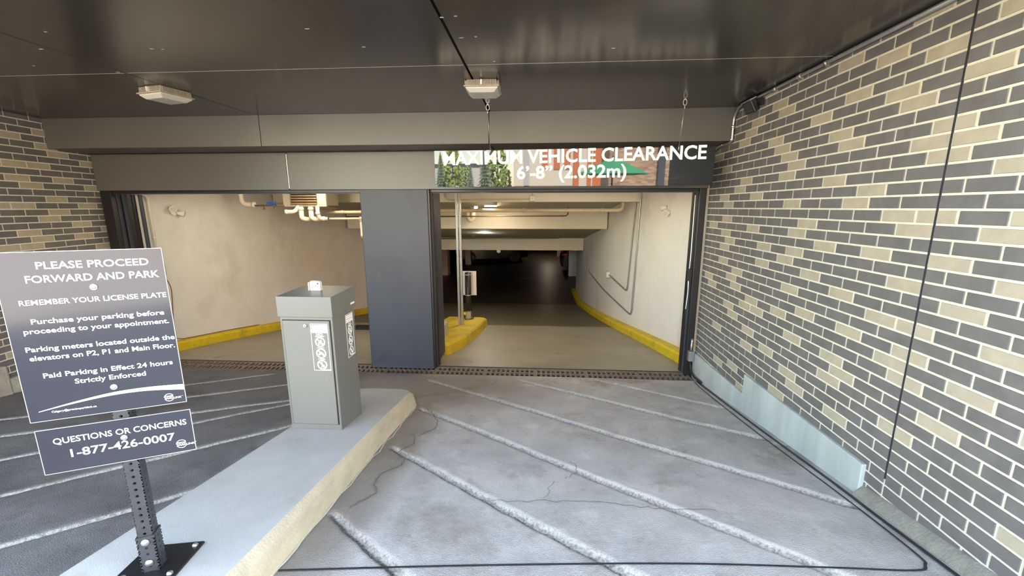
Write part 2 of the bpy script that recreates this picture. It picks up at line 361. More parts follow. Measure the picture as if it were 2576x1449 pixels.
def drive(name, x0, x1, y0, y1, grooves, base_mat, label):
    h = 0.011
    nx = int((x1 - x0) / h) + 1; ny = int((y1 - y0) / h) + 1
    X, Y = np.meshgrid(np.linspace(x0, x1, nx), np.linspace(y0, y1, ny))
    Z = S * (4.65 - Y)
    gm = np.zeros_like(X); side = np.zeros_like(X)
    wob = 0.012 * np.sin(X * 9 + Y * 5) + 0.008 * np.sin(X * 23 - Y * 17)
    for (a, b) in grooves:
        d = np.array([b[0]-a[0], b[1]-a[1]]); L = np.hypot(*d); d /= L
        tt = (X - a[0]) * d[0] + (Y - a[1]) * d[1]; pp = (X - a[0]) * -d[1] + (Y - a[1]) * d[0] + wob * 0.35
        w = 0.030
        k = np.clip(1 - (np.abs(pp) / w) ** 3, 0, 1) * np.clip(tt / 0.08, 0, 1) * np.clip((L - tt) / 0.08, 0, 1)
        side = np.where(k > gm, pp, side); gm = np.maximum(gm, k)
    Z = Z - 0.026 * gm + gm * rng.normal(0, 0.0016, X.shape) + rng.normal(0, 0.0005, X.shape)
    Z += 0.004 * np.sin(X * 2.1 + 1) * np.sin(Y * 1.7)
    V = np.stack([X, Y, Z], -1).reshape(-1, 3)
    idx = np.arange(nx * ny).reshape(ny, nx)
    F = np.stack([idx[:-1, :-1], idx[:-1, 1:], idx[1:, 1:], idx[1:, :-1]], -1).reshape(-1, 4)
    me = bpy.data.meshes.new(name); me.vertices.add(len(V)); me.vertices.foreach_set('co', V.ravel())
    me.loops.add(F.size); me.loops.foreach_set('vertex_index', F.ravel().astype(np.int32))
    me.polygons.add(len(F)); me.polygons.foreach_set('loop_start', np.arange(0, F.size, 4, dtype=np.int32)); me.polygons.foreach_set('loop_total', np.full(len(F), 4, np.int32))
    me.materials.append(base_mat)
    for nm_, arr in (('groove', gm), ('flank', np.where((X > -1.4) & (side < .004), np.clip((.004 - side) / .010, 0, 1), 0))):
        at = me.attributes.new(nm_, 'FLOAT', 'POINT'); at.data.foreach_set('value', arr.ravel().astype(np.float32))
    me.polygons.foreach_set('use_smooth', np.ones(len(F), bool))
    me.update(calc_edges=True); me.validate()
    o = bpy.data.objects.new(name, me); COL.objects.link(o); o['kind'] = 'structure'; o['label'] = label
    return o
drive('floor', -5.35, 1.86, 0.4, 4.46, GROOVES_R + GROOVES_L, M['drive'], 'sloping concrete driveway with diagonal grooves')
mb = MB(); mb.add([(-5.35, GY0, gz(GY0)), (1.86, GY0, gz(GY0)), (1.86, 0.4, gz(0.4)), (-5.35, 0.4, gz(0.4))], [(0,1,2,3)])
struct('floor', mb, M['drive'])
# street beyond the drive
zs = gz(GY0)
mb = MB(); mb.box((-90, -140, zs-0.3), (90, GY0, zs)); struct('road', mb, M['asphalt'])
# trench of the drain: a dark channel with kerbs
mb = MB()
mb.box((-5.3, 4.46, -0.22), (1.86, 4.75, -0.2))
mb.box((-5.3, 4.44, -0.22), (1.86, 4.475, 0.018)); mb.box((-5.3, 4.735, -0.22), (1.86, 4.76, 0.012))
struct('trim_1', mb, M['trench'])
# inside: sloping floor, flat deck
mb = MB()
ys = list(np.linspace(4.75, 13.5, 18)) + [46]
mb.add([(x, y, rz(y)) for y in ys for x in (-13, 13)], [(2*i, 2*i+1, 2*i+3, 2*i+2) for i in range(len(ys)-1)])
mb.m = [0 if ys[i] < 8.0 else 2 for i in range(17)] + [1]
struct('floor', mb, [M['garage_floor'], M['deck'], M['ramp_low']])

# ------------------------------------------------------------------ brick walls
BH = 0.0677; Z0 = EYE - 0.0124
def brick_wall(name, t0, t1, z0, z1, pos, nrm, bl, off_odd, off_even, tan, seed, joint=None, thick=0.12, seen=None):
    """pos(t) gives the wall line; bricks proud of recessed mortar, tan ones at chosen places"""
    rr = random.Random(seed); mb = MB(); n = Vector(nrm); g = 0.0055; dep = 0.004
    P = lambda t, z, d: tuple(Vector(pos(t)) + n * d + Vector((0, 0, z)))
    mb.add([P(t0, z0, -dep), P(t1, z0, -dep), P(t1, z1, -dep), P(t0, z1, -dep)], [(0,1,2,3)], 2)
    mb.add([P(t0, z0, -thick), P(t1, z0, -thick), P(t1, z1, -thick), P(t0, z1, -thick)], [(3,2,1,0)], 2)
    mb.add([P(t0, z0, -dep), P(t0, z1, -dep), P(t0, z1, -thick), P(t0, z0, -thick)], [(0,1,2,3)], 2)
    mb.add([P(t1, z0, -dep), P(t1, z1, -dep), P(t1, z1, -thick), P(t1, z0, -thick)], [(3,2,1,0)], 2)
    r0 = math.floor((z0 - Z0) / BH); r1 = math.ceil((z1 - Z0) / BH)
    for row in range(r0, r1):
        a = max(z0, Z0 + row*BH + g); b = min(z1, Z0 + (row+1)*BH - g)
        if b - a < .01: continue
        off = off_odd if row % 2 else off_even
        for i in range(math.floor(t0/bl - off) - 1, math.ceil(t1/bl - off) + 1):
            u0 = max(t0, (i+off)*bl + g); u1 = min(t1, (i+1+off)*bl - g)
            segs = [(u0, u1)]
            if joint and u0 < joint < u1: segs = [(u0, joint-0.005), (joint+0.005, u1)]
            known = seen and seen(row, i)
            mi = 1 if ((row, i) in tan or (not known and rr.random() < 0.17)) else 0
            for (p, q) in segs:
                if q - p < .012: continue
                e = 0.0016
                vs = [P(p+e, a+e, 0), P(q-e, a+e, 0), P(q-e, b-e, 0), P(p+e, b-e, 0), P(p, a, -dep), P(q, a, -dep), P(q, b, -dep), P(p, b, -dep)]
                mb.add(vs, [(0,1,2,3), (4,5,1,0), (5,6,2,1), (6,7,3,2), (7,4,0,3)], mi)
    o = mesh_obj(name, mb, [M['brick_dark'], M['brick_tan'], M['mortar']]); o['kind'] = 'structure'
    return o
TAN_R = {(-24,17),(-23,19),(-22,18),(-21,14),(-19,11),(-19,13),(-18,14),(-18,17),(-18,20),(-17,9),(-17,15),(-16,12),(-16,17),(-15,8),(-15,11),(-15,18),(-14,12),(-14,14),(-14,19),(-13,9),(-13,16),(-13,17),(-12,8),(-12,10),(-12,15),(-12,17),(-12,21),(-11,9),(-11,11),(-11,13),(-11,18),(-11,21),(-10,19),(-9,7),(-9,9),(-9,10),(-9,14),(-9,18),(-8,12),(-8,20),(-7,8),(-7,13),(-7,16),(-6,10),(-6,15),(-6,20),(-5,7),(-5,14),(-5,16),(-5,19),(-4,9),(-4,11),(-4,13),(-4,20),(-3,14),(-3,17),(-3,21),(-2,8),(-2,10),(-2,14),(-2,20),(-1,9),(-1,10),(0,12),(0,15),(0,20),(1,11),(1,17),(1,20),(2,8),(2,13),(2,19),(3,9),(3,15),(3,18),(4,9),(4,10),(4,15),(5,9),(5,12),(5,15),(5,20),(6,13),(6,16),(7,10),(7,16),(7,21),(8,9),(8,11),(8,14),(8,19),(9,12),(9,18),(10,10),(10,16),(10,18),(11,8),(11,11),(11,16),(12,13),(13,10),(13,17)}
oR = (3.2605 / 0.2032) % 1
brick_wall('wall_right', 0.95, 4.66, 0.2, 2.865, lambda t: (1.822, t, 0), (-1, 0, 0), 0.2032, oR + 0.5, oR, TAN_R, 3, joint=2.04, seen=lambda r, i: i >= 8)
LA = -0.1259; tl = (math.sin(LA), math.cos(LA)); nl = (math.cos(LA), -math.sin(LA), 0)
TAN_L = set()
for t, r in [(4.72,11.6),(4.5,10.74),(4.719,9.69),(4.914,8.68),(5.222,7.71),(4.692,6.67),(4.461,4.64),(4.904,4.68),(5.217,3.6),(4.803,1.7),(4.467,.57),(5.139,.52),(4.803,-.36),(4.692,-1.36),(5.024,-2.49),(4.474,-3.55),(5.305,-3.53),(4.577,-4.4),(5.023,-4.42),(4.273,-5.33),(5.251,-6.31)]:
    row = math.floor(r); TAN_L.add((row, math.floor(t/0.2246 - (.905 if row % 2 else .395))))
brick_wall('wall_left', 1.55, 5.36, 0.2, 2.865, lambda t: (-4.6334*math.cos(LA) + tl[0]*t, 4.6334*math.sin(LA) + tl[1]*t, 0), nl, 0.2246, .905, .395, TAN_L, 5, seen=lambda r, i: i*0.2246 > 4.3 and r > -8)
# dark vertical joint on the right wall
mb = MB(); mb.box((1.8210, 2.0365, 0.55), (1.826, 2.0435, 2.865)); struct('trim_2', mb, M['sealant'])
# stepped concrete base of the right wall, and the mortar fillet nearer the street
def strip_base(name, x0, x1, ya, yb, top_a, top_b, m, bev=0.004):
    mb = MB()
    mb.prism([(x0, ya, gz(ya)-0.06), (x0, yb, gz(yb)-0.06), (x0, yb, top_b), (x0, ya, top_a)], (x1-x0, 0, 0)); return mb
mb = strip_base('b', 1.802, 1.86, 3.495, 4.66, 0.335, 0.292, None)
mb.prism([(1.800, 2.16, gz(2.16)-.06), (1.800, 3.495, gz(3.495)-.06), (1.800, 3.495, 0.515), (1.800, 2.16, 0.55)], (.06, 0, 0))
struct('baseboard_right', mb, M['concrete_base'], bevel=0.004)
mb = MB(); yy = [2.16, 1.6, 1.2, 0.95]
vs = []
for y in yy: vs += [(1.765, y, gz(y)-0.02), (1.775, y, gz(y)+0.015), (1.823, y, gz(y)+0.062), (1.85, y, gz(y)+0.062), (1.85, y, gz(y)-0.1)]
fs = []
for i in range(len(yy)-1):
    for k in range(4): fs.append((5*i+k, 5*i+k+1, 5*i+5+k+1, 5*i+5+k))
mb.add(vs, fs, 0, True); mb.add(vs[:5], [(0,1,2,3,4)])
struct('baseboard_right', mb, M['fillet'])
# rough concrete base of the left wall
def onl(t, d=0.0): return (-4.6334*math.cos(LA) + tl[0]*t + nl[0]*d, 4.6334*math.sin(LA) + tl[1]*t + nl[1]*d)
mb = MB()
def lbase(ta, tb, d, za, zb):
    a = onl(ta, d); b = onl(tb, d); ya, yb = a[1], b[1]
    mb.prism([(a[0], a[1], gz(ya)-.06), (b[0], b[1], gz(yb)-.06), (b[0], b[1], zb), (a[0], a[1], za)], (-nl[0]*(d+.05), -nl[1]*(d+.05), 0))
lbase(3.98, 5.36, 0.025, 0.335, 0.30); lbase(3.0, 3.98, 0.04, 0.60, 0.47); lbase(1.55, 3.0, 0.035, 1.05, 0.75)
struct('baseboard_left', mb, M['concrete_rough'], bevel=0.02)

# ------------------------------------------------------------------ soffit, beams, header, column
mb = MB()
xs_ = [-5.35, -2.876, -2.864, -0.506, -0.488, 1.822]
for (x0, x1) in ((-5.35, -2.874), (-2.866, -0.505), (-0.489, 1.822)):
    for (y0, y1) in ((CY0, 1.38), (1.383, 2.883), (2.886, 4.25)):
        mb.box((x0, y0, 2.865), (x1, y1, 2.885))
struct('ceiling', mb, M['soffit'], bevel=0.0012)
mb = MB(); mb.box((-5.4, CY0, 2.89), (1.9, 4.3, 2.96)); struct('ceiling', mb, M['blackrub'])
mb = MB(); mb.box((-5.35, 2.8825, 2.864), (-2.88, 2.8868, 2.868)); mb.box((-2.86, 2.8825, 2.864), (-0.51, 2.8868, 2.868)); mb.box((-0.485, 2.8825, 2.864), (1.80, 2.8868, 2.868)); struct('trim_3', mb, M['seam_light'])
mb = MB()
for x, y in ((-.49, 2.20), (-.42, 2.19), (-.44, 2.45), (-.36, 2.44), (-1.22, 2.28), (-1.03, 2.54), (-2.62, 2.22), (-2.93, 2.44), (-3.32, 2.70), (-2.28, 2.48), (-2.22, 2.49), (-.30, 2.83), (.42, 2.66), (-2.90, 2.86)):
    w = random.uniform(.006, .016); mb.box((x-w, y-.004, 2.8635), (x+w, y+.004, 2.866))
struct('trim_11', mb, M['seam_light'])
# upper beam (three clad panels), underside, and the header panel below it
mb = MB()
for x0, x1 in ((-5.33, -2.843), (-2.837, -0.508), (-0.498, 1.822)): mb.box((x0, 4.2, 2.565), (x1, 4.235, 2.866))
mb.box((-5.33, 4.236, 2.567), (1.822, 5.0, 2.866))
struct('beam', mb, M['panel'], bevel=0.003)
mb = MB(); mb.box((-2.845, 4.212, 2.562), (-2.835, 4.24, 2.866)); mb.box((-0.509, 4.212, 2.562), (-0.497, 4.24, 2.866)); mb.box((-0.512, 4.2, 2.5635), (-0.494, 4.66, 2.57)); struct('trim_4', mb, M['blackrub'])
mb = MB()
for x0, x1 in ((-5.24, -2.878), (-2.862, 1.79)): mb.box((x0, 4.65, 2.15), (x1, 4.69, 2.56))
mb.box((-5.3, 4.691, 2.152), (1.822, 4.85, 2.57))
struct('beam', mb, M['panel'], bevel=0.004)
mb = MB(); mb.box((-2.870, 4.648, 2.165), (-2.863, 4.655, 2.545)); struct('trim_5', mb, M['silver'])
mb = MB(); mb.box((-2.879, 4.655, 2.15), (-2.862, 4.69, 2.56)); struct('trim_5', mb, M['blackrub'])
mb = MB(); mb.box((-2.045, 4.65, 0.012), (-1.265, 5.25, 2.152)); struct('column', mb, M['column'], bevel=0.006)
# the two roll-up door frames: guides, rails, head track
def door_frame(name, x0, x1, postl, postr, label):
    mb = MB()
    mb.box((x0, 4.66, 0.0), (x0+postl, 4.80, 2.15)); mb.box((x1-postr, 4.66, 0.0), (x1, 4.80, 2.15))
    mb.box((x0, 4.70, 2.118), (x1, 4.86, 2.15))
    o = struct(name, mb, M['black'], bevel=0.004, label=label)
    def rail(a, b, m, nm):
        q = MB(); q.box(a, b); r = mesh_obj(nm, q, m); r.parent = o
    rail((x0+.02, 4.70, 2.108), (x1-.02, 4.715, 2.115), M['column'], 'head_track')
    rail((x0+postl, 4.72, 0.0), (x0+postl+.012, 4.76, 2.11), M['column'], 'guide_rail')
    rail((x1-postr-.012, 4.72, 0.0), (x1-postr, 4.76, 2.11), M['column'], 'guide_rail')
    rail((x0+postl+.002, 4.77, 0.0), (x0+postl+.02, 4.83, 2.11), M['black'], 'guide_channel')
    rail((x1-postr-.02, 4.77, 0.0), (x1-postr-.002, 4.83, 2.11), M['black'], 'guide_channel')
    return o
door_frame('door_1', -5.22, -2.045, 0.13, 0.004, 'dark frame of the left garage opening')
door_frame('door_2', -1.265, 1.80, 0.02, 0.075, 'dark frame of the right garage opening')
# extra rails at the left jamb
for k, x in enumerate((-5.06, -5.0, -4.955)):
    mb = MB(); mb.box((x, 4.76+.05*k, 0.0), (x+0.022, 4.80+.05*k, 2.11)); struct('trim_6', mb, M['column'] if k % 2 == 0 else M['black'])
mb = MB(); mb.box((1.755, 4.81, 0), (1.83, 4.95, 2.2)); mb.box((-5.5, 4.81, 0), (-5.13, 4.95, 2.2)); struct('trim_7', mb, M['black'])

# ------------------------------------------------------------------ inside walls, kerbs, beams, slab
def spline(pts, n=8):
    o = []
    for i in range(len(pts)-1):
        p0 = np.array(pts[max(0, i-1)]); p1 = np.array(pts[i]); p2 = np.array(pts[i+1]); p3 = np.array(pts[min(len(pts)-1, i+2)])
        for k in range(n):
            t = k/n; o.append(tuple(0.5*((2*p1)+(-p0+p2)*t+(2*p0-5*p1+4*p2-p3)*t*t+(-p0+3*p1-3*p2+p3)*t**3)))
    return o + [tuple(pts[-1])]
KR = spline([(1.83, 4.86), (1.825, 5.18), (1.768, 5.99), (1.666, 7.04), (1.532, 8.36), (1.40, 10.0), (1.335, 11.6), (1.295, 13.0), (1.27, 14.15), (1.25, 15.6)])
KL = spline([(-5.09, 4.86), (-5.09, 5.6), (-5.04, 6.4), (-4.93, 7.3), (-4.75, 8.5), (-4.5, 9.7), (-4.2, 10.8), (-3.95, 11.8)])
def wall_ribbon(name, path, off, z1, thick, m):
    mb = MB(); vs = []; sgn = 1 if off > 0 else -1
    for x, y in path: vs += [(x+off, y, rz(y)-.1), (x+off, y, z1), (x+off+thick*sgn, y, z1), (x+off+thick*sgn, y, rz(y)-.1)]
    n = len(path); fs = []
    for i in range(n-1):
        for k in range(4): k2 = (k+1) % 4; fs.append((4*i+k, 4*i+k2, 4*i+4+k2, 4*i+4+k))
    mb.add(vs, fs, 0, True); mb.add(vs[:4], [(0,1,2,3)]); mb.add(vs[-4:], [(3,2,1,0)])
    o = struct(name, mb, m)
    md = o.modifiers.new('es', 'EDGE_SPLIT'); md.split_angle = R(40)
    return o
wall_ribbon('wall_inner_right', KR, 0.17, 2.75, 0.22, M['paint_wall_r'])
wall_ribbon('wall_inner_left', KL, -0.15, 2.75, 0.22, M['paint_wall'])
def kerb(name, path, sgn, wid, h, label):
    mb = MB(); vs = []
    prof = [(0, -.02), (0.0, h-.025), (0.02*sgn, h), (wid*sgn, h), (wid*sgn, -.02)]
    for x, y in path: vs += [(x+a, y, rz(y)+b) for a, b in prof]
    n = len(path); fs = []
    for i in range(n-1):
        for k in range(4): fs.append((5*i+k, 5*i+k+1, 5*i+5+k+1, 5*i+5+k))
    mb.add(vs, fs); mb.add(vs[:5], [(0,1,2,3,4)]); mb.add(vs[-5:], [(4,3,2,1,0)])
    o = mesh_obj(name, mb, M['yellow']); tag(o, label, 'kerb'); return o
kerb('kerb', KR[4:], 1, 0.175, 0.135, 'long yellow painted kerb curving along the white inner wall on the right')
kerb('kerb', KL[2:], -1, 0.155, 0.135, 'yellow painted kerb at the foot of the beige inner wall on the left')
def slabbeam(y0, y1, z0, z1, x0, x1, label):
    mb = MB(); mb.box((x0, y0, z0), (x1, y1, z1)); return struct('beam', mb, M['paint_beam'], bevel=0.01, label=label)
slabbeam(7.55, 7.95, 2.045, 2.75, -5.0, 1.78, 'first cream concrete beam behind the opening')
slabbeam(9.65, 10.1, 1.455, 2.3, -4.6, 1.56, 'second cream concrete beam down the ramp')
slabbeam(13.5, 13.95, 0.56, 1.8, -12.8, 1.44, 'third and lowest cream concrete beam')
slabbeam(13.5, 13.95, 0.86, 1.8, 1.68, 12.8, 'beam over the parking deck behind the ramp wall')
mb = MB(); mb.add([(-5.6, 4.85, 2.62), (2.3, 4.85, 2.62), (2.3, 7.6, 2.42), (-5.6, 7.6, 2.42)], [(3,2,1,0)])
struct('ceiling', mb, M['slab']); mb = MB(); mb.add([(-5.6, 7.6, 2.18), (2.3, 7.6, 2.18), (2.3, 10.0, 1.86), (-5.6, 10.0, 1.86)], [(3,2,1,0)])
struct('ceiling', mb, M['slab']); mb = MB(); mb.add([(-5.6, 10.0, 1.47), (2.3, 10.0, 1.47), (2.3, 13.7, 0.93), (-5.6, 13.7, 0.93)], [(3,2,1,0)])
struct('ceiling', mb, M['slab']); mb = MB(); mb.add([(-13, 13.6, 1.05), (13, 13.6, 1.05), (13, 46, 1.05), (-13, 46, 1.05)], [(3,2,1,0)])
struct('ceiling', mb, M['slab'])
# the building around and above
mb = MB(); mb.box((-13.2, 4.95, -1.5), (-13, 46, 3.0)); mb.box((13, 4.95, -1.5), (13.2, 46, 3.0)); mb.box((-13.2, 46, -1.5), (13.2, 46.2, 3.0)); struct('wall_back', mb, M['deck'])
mb = MB(); mb.box((-14, CY0, 2.97), (14, 46.2, 7.0)); struct('wall_upper', mb, M['upper'])
mb = MB(); mb.box((1.945, 0.95, -0.5), (14, 4.95, 2.97)); struct('wall_front', mb, M['upper'])
mb = MB(); mb.box((-14, 0.95, -0.5), (-5.5, 4.95, 2.97)); mb.box((-5.6, 0.95, -0.5), (-5.02, 1.9, 2.97)); struct('wall_front', mb, M['upper'])
mb = MB(); mb.box((-13, 13.96, -1.3), (-5.9, 14.1, 2.9)); mb.box((2.05, 4.96, -1.6), (2.25, 13.45, 2.95)); mb.box((-5.95, 4.96, -1.6), (-5.75, 13.5, 2.95)); struct('wall_back', mb, M['slab'])

# ------------------------------------------------------------------ island outside
mb = MB()
XL, XR, YF, HI = -1.735, -1.125, 3.45, 0.14
out = [(XL, 0.35), (XR+.03, 0.35), (XR+.02, 1.5)] + [(XR, 2.6)]
for k in range(7):
    a = R(-5 + 95*k/6); out.append((XR-.12+.12*math.cos(a), YF-.12+.12*math.sin(a)))
for k in range(7):
    a = R(90 + 90*k/6); out.append((XL+.2+.2*math.cos(a), YF-.2+.2*math.sin(a)))
n = len(out); cx, cy = -1.42, 1.9
bot = [(x + (.045 if x > cx else -.02), y + (.02 if y > 3.2 else 0), gz(y)-.05) for x, y in out]
mid = [(x + (.015 if x > cx else -.005), y, gz(y)+HI-.03) for x, y in out]
top = [(x - (.02 if x > cx else -.02), y - (.015 if y > 3.2 else 0), gz(y)+HI) for x, y in out]
mb.add(bot + mid + top, [(i, (i+1) % n, n+(i+1) % n, n+i) for i in range(n)] + [(n+i, n+(i+1) % n, 2*n+(i+1) % n, 2*n+i) for i in range(n)] + [list(range(2*n, 3*n))])
mb.m = [1]*(2*n) + [0]
o = mesh_obj('traffic_island', mb, [M['island'], M['island_side']], shift=(-1.43, 2.0, gz(2.0))); o.location = (-1.43, 2.0, gz(2.0))
tag(o, 'long raised concrete island that divides the two driveway lanes', 'traffic island')
# dark saw-cut joint around the exit lane
mb = MB()
def joint(path, w, m):
    vs = []; P = [np.array(p) for p in path]
    for i, p in enumerate(P):
        d = P[min(i+1, len(P)-1)] - P[max(i-1, 0)]; d = d/np.hypot(*d); q = np.array([-d[1], d[0]])*w/2
        for e in (p-q, p+q): vs.append((e[0], e[1], gz(e[1])+.0062))
    mb.add(vs, [(2*i, 2*i+1, 2*i+3, 2*i+2) for i in range(len(P)-1)])
joint(spline([(-1.06, 1.365), (-.25, 1.455), (.6, 1.53), (1.25, 1.556), (1.58, 1.565), (1.66, 1.60), (1.69, 1.70), (1.70, 2.2), (1.69, 3.0), (1.71, 4.0), (1.74, 4.40)]), 0.011, 0)
joint(spline([(1.74, 1.2), (1.742, 1.9), (1.752, 2.3), (1.75, 3.1), (1.765, 3.9), (1.775, 4.42)]), 0.022, 0)
struct('trim_8', mb, M['sealant'])
mb = MB()
def crack(pts, w, seed):
    q = random.Random(seed); P = spline(pts, 7)
    joint([(x + q.uniform(-.012, .012), y + q.uniform(-.012, .012)) for x, y in P], w, 0)
crack([(-.30, 1.93), (.0, 1.95), (.35, 1.97), (.62, 1.93), (.95, 1.94)], .004, 1)
crack([(-.93, 2.75), (-.88, 2.60), (-.93, 2.45), (-.86, 2.30), (-.95, 2.12), (-.90, 1.95), (-.98, 1.82)], .007, 2)
crack([(-.98, 3.30), (-.90, 3.18), (-.82, 3.02), (-.80, 2.86), (-.88, 2.74)], .006, 3)
crack([(.22, 2.42), (.25, 2.30), (.17, 2.20)], .004, 4)
crack([(.10, 2.15), (.04, 1.98)], .003, 5)
crack([(-1.2, 3.62), (-.9, 3.75), (-.75, 3.9), (-.5, 4.05), (-.45, 4.3)], .006, 6)
struct('trim_10', mb, M['crack'])
mb = MB(); crack([(-1.062, .9), (-1.066, 1.5), (-1.07, 2.1), (-1.074, 2.7), (-1.078, 3.2), (-1.10, 3.36)], .008, 9); struct('trim_12', mb, M['mortar'])

# ------------------------------------------------------------------ drain grates
def grate_mesh():
    mb = MB(); w, d, t = 0.592, 0.245, 0.03
    mb.box((-w/2, -d/2, -t), (w/2, -d/2+.022, 0)); mb.box((-w/2, d/2-.022, -t), (w/2, d/2, 0)); mb.box((-w/2, -.011, -t), (w/2, .011, 0))
    nb = 11
    for i in range(nb):
        x = -w/2 + .008 + (w-.016) * i/(nb-1)
        mb.box((x-.012, -d/2+.02, -t), (x+.012, -.009, 0)); mb.box((x-.012, .009, -t), (x+.012, d/2-.02, 0))
    return mb
where = ['at the right door jamb', 'second in from the right door jamb', 'third in from the right door jamb', 'in the middle of the right opening', 'second to the right of the dark column', 'just right of the dark column', 'under the right half of the dark column', 'under the left edge of the dark column', 'behind the grey cabinet', 'left of the grey cabinet', 'second left of the grey cabinet', 'at the left door jamb']
g0 = None
for i, wh in enumerate(where):
    loc = (1.47 - 0.6*i, 4.605, 0.014)
    if g0 is None:
        g0 = mesh_obj('drain_grate', grate_mesh(), M['grate']); g = g0
    else:
        g = g0.copy(); COL.objects.link(g)
    g.location = loc; tag(g, 'rusty slotted iron drain grate ' + wh, 'drain grate', 'drain grates across the garage entrance')

# ------------------------------------------------------------------ gate cabinet on the island
kx0, kx1, ky0, ky1 = -1.69, -1.335, 2.485, 2.80
kb = gz(2.485) + HI - 0.004
ka = thing('gate_cabinet', 'grey metal gate cabinet standing on the concrete island', 'cabinet', (-1.51, 2.64, gz(2.64)+HI))
mb = MB(); zb0, zb1 = gz(ky0)+HI-.003, gz(ky1)+HI-.003
mb.add([(kx0,ky0,zb0),(kx1,ky0,zb0),(kx1,ky1,zb1),(kx0,ky1,zb1),(kx0,ky0,1.262),(kx1,ky0,1.262),(kx1,ky1,1.262),(kx0,ky1,1.262)], [(0,3,2,1),(4,5,6,7),(0,1,5,4),(1,2,6,5),(2,3,7,6),(3,0,4,7)])
part('body', mb, M['kiosk'], ka, bevel=0.004)
mb = MB(); mb.add([(kx0-.006,ky0-.012,1.252),(kx1+.008,ky0-.012,1.252),(kx1+.008,ky1+.01,1.252),(kx0-.006,ky1+.01,1.252),(kx0-.006,ky0-.012,1.388),(kx1+.008,ky0-.012,1.388),(kx1+.008,ky1+.01,1.398),(kx0-.006,ky1+.01,1.398)], [(0,3,2,1),(4,5,6,7),(0,1,5,4),(1,2,6,5),(2,3,7,6),(3,0,4,7)])
cap = part('cap', mb, M['kiosk'], ka, bevel=0.003)
mb = MB(); mb.box((kx1+.0075, 2.735, 1.277), (kx1+.0095, 2.795, 1.290)); part('slot', mb, M['white'], cap, label='white slot')
dz0 = 0.497
mb = MB(); mb.box((-1.673, ky0-.004, dz0-.003), (-1.349, ky0+.001, 1.233)); part('door_gap', mb, M['blackrub'], ka, label='dark gap around the door')
mb = MB(); mb.box((-1.669, ky0-.010, dz0), (-1.354, ky0, 1.227)); door = part('door', mb, M['kiosk'], ka, bevel=0.003)
mb = MB(); mb.cyl((-1.515, ky0-.008, 1.196), (-1.515, ky0-.018, 1.196), .012, 14); mb.box((-1.518, ky0-.024, 1.188), (-1.512, ky0-.016, 1.204)); part('lock', mb, M['silver'], door, label='chrome lock')
mb = MB()   # white plinth seal at the foot
def decal(mb, o, u, v, W_, H_):
    """outlined sticker with two white plates, the word NO and three barred circles"""
    o = Vector(o); u = Vector(u); v = Vector(v); n = u.cross(v)
    def rect(a0, b0, a1, b1, th=.0012, mi=0):
        p = [o+u*a0+v*b0, o+u*a1+v*b0, o+u*a1+v*b1, o+u*a0+v*b1]; mb.prism([tuple(q) for q in p], tuple(n*th), mi)
    lw = .0028
    rect(0, 0, W_, lw); rect(0, H_-lw, W_, H_); rect(0, 0, lw, H_); rect(W_-lw, 0, W_, H_)
    sx = W_/0.116; sy = H_/0.322
    rect(.008*sx, H_-.036*sy, W_-.006*sx, H_-.008*sy); rect(.004*sx, H_-.062*sy, W_-.004*sx, H_-.039*sy)
    for a, b in ((.025, -.028), (.04, -.022), (.06, -.026), (.08, -.02), (.095, -.027)): rect(a*sx, H_+b*sy, (a+.0016)*sx, H_+(b+.010)*sy, .0016, 1)
    for a, b in ((.01, -.056), (.016, -.055), (.045, -.056), (.068, -.05), (.108, -.055)): rect(a*sx, H_+b*sy, (a+.0016)*sx, H_+(b+.009)*sy, .0016, 1)
    text_into(mb, 'NO', o+u*(.036*sx)+v*(H_-.080*sy), u, v, .044*sx, .0155*sy, .0012, weight=.03)
    rect(.028*sx, H_-.0885*sy, .090*sx, H_-.0835*sy)
    for k, cy in enumerate((-.124, -.202, -.281)):
        c = o + u*(.058*sx) + v*(H_+cy*sy)
        mb.ring(c, u*sx, v*sy, .026, .034, .0012/(sx*sy), 30)
        if k < 2: rect(.034*sx, H_+(cy-.0415)*sy, .082*sx, H_+(cy-.0375)*sy)
        d = (u*sx - v*sy).normalized(); e = (u*sx + v*sy).normalized()
        q = [c - d*.029*min(sx,1) + e*.0035*sx, c - d*.029*min(sx,1) - e*.0035*sx, c + d*.029*min(sx,1) - e*.0035*sx, c + d*.029*min(sx,1) + e*.0035*sx]
        mb.prism([tuple(p) for p in q][::-1], tuple(n*.0013))
        def disc(a, b, r0, r1): mb.ring(c+u*(a*sx)+v*(b*sy), u*sx, v*sy, r0, r1, .0012/(sx*sy), 14)
        def bar(a0, b0, a1, b1, w=.003):
            p = Vector((a0, b0)); q2 = Vector((a1, b1)); t = (q2-p).normalized(); m_ = Vector((-t.y, t.x))*w/2
            P = [p-m_, q2-m_, q2+m_, p+m_]; mb.prism([tuple(c+u*(z.x*sx)+v*(z.y*sy)) for z in P], tuple(n*.0012))
        if k == 0: disc(-.008, -.012, .004, .007); disc(.012, -.012, .004, .007); bar(-.012, -.004, .014, .006, .005); bar(.0, .002, .008, .018, .004); bar(-.014, .006, -.006, .012)
        if k == 1: disc(-.012, -.006, .005, .0075); disc(.012, -.006, .005, .0075); bar(-.012, -.006, -.002, .007); bar(-.002, .007, .008, .007); bar(.012, -.006, .006, .010); bar(-.002, -.004, .008, .007); bar(-.004, .010, .0, .010)
        if k == 2: disc(.0, .015, .0, .0045); bar(.0, .010, .0, -.004, .006); bar(.0, -.004, -.007, -.02); bar(.0, -.004, .008, -.019); bar(-.008, .006, .009, -.001); bar(.012, .0, .012, -.014, .005)
    rect(W_-.045*sx, .003, W_-.004*sx, .009)
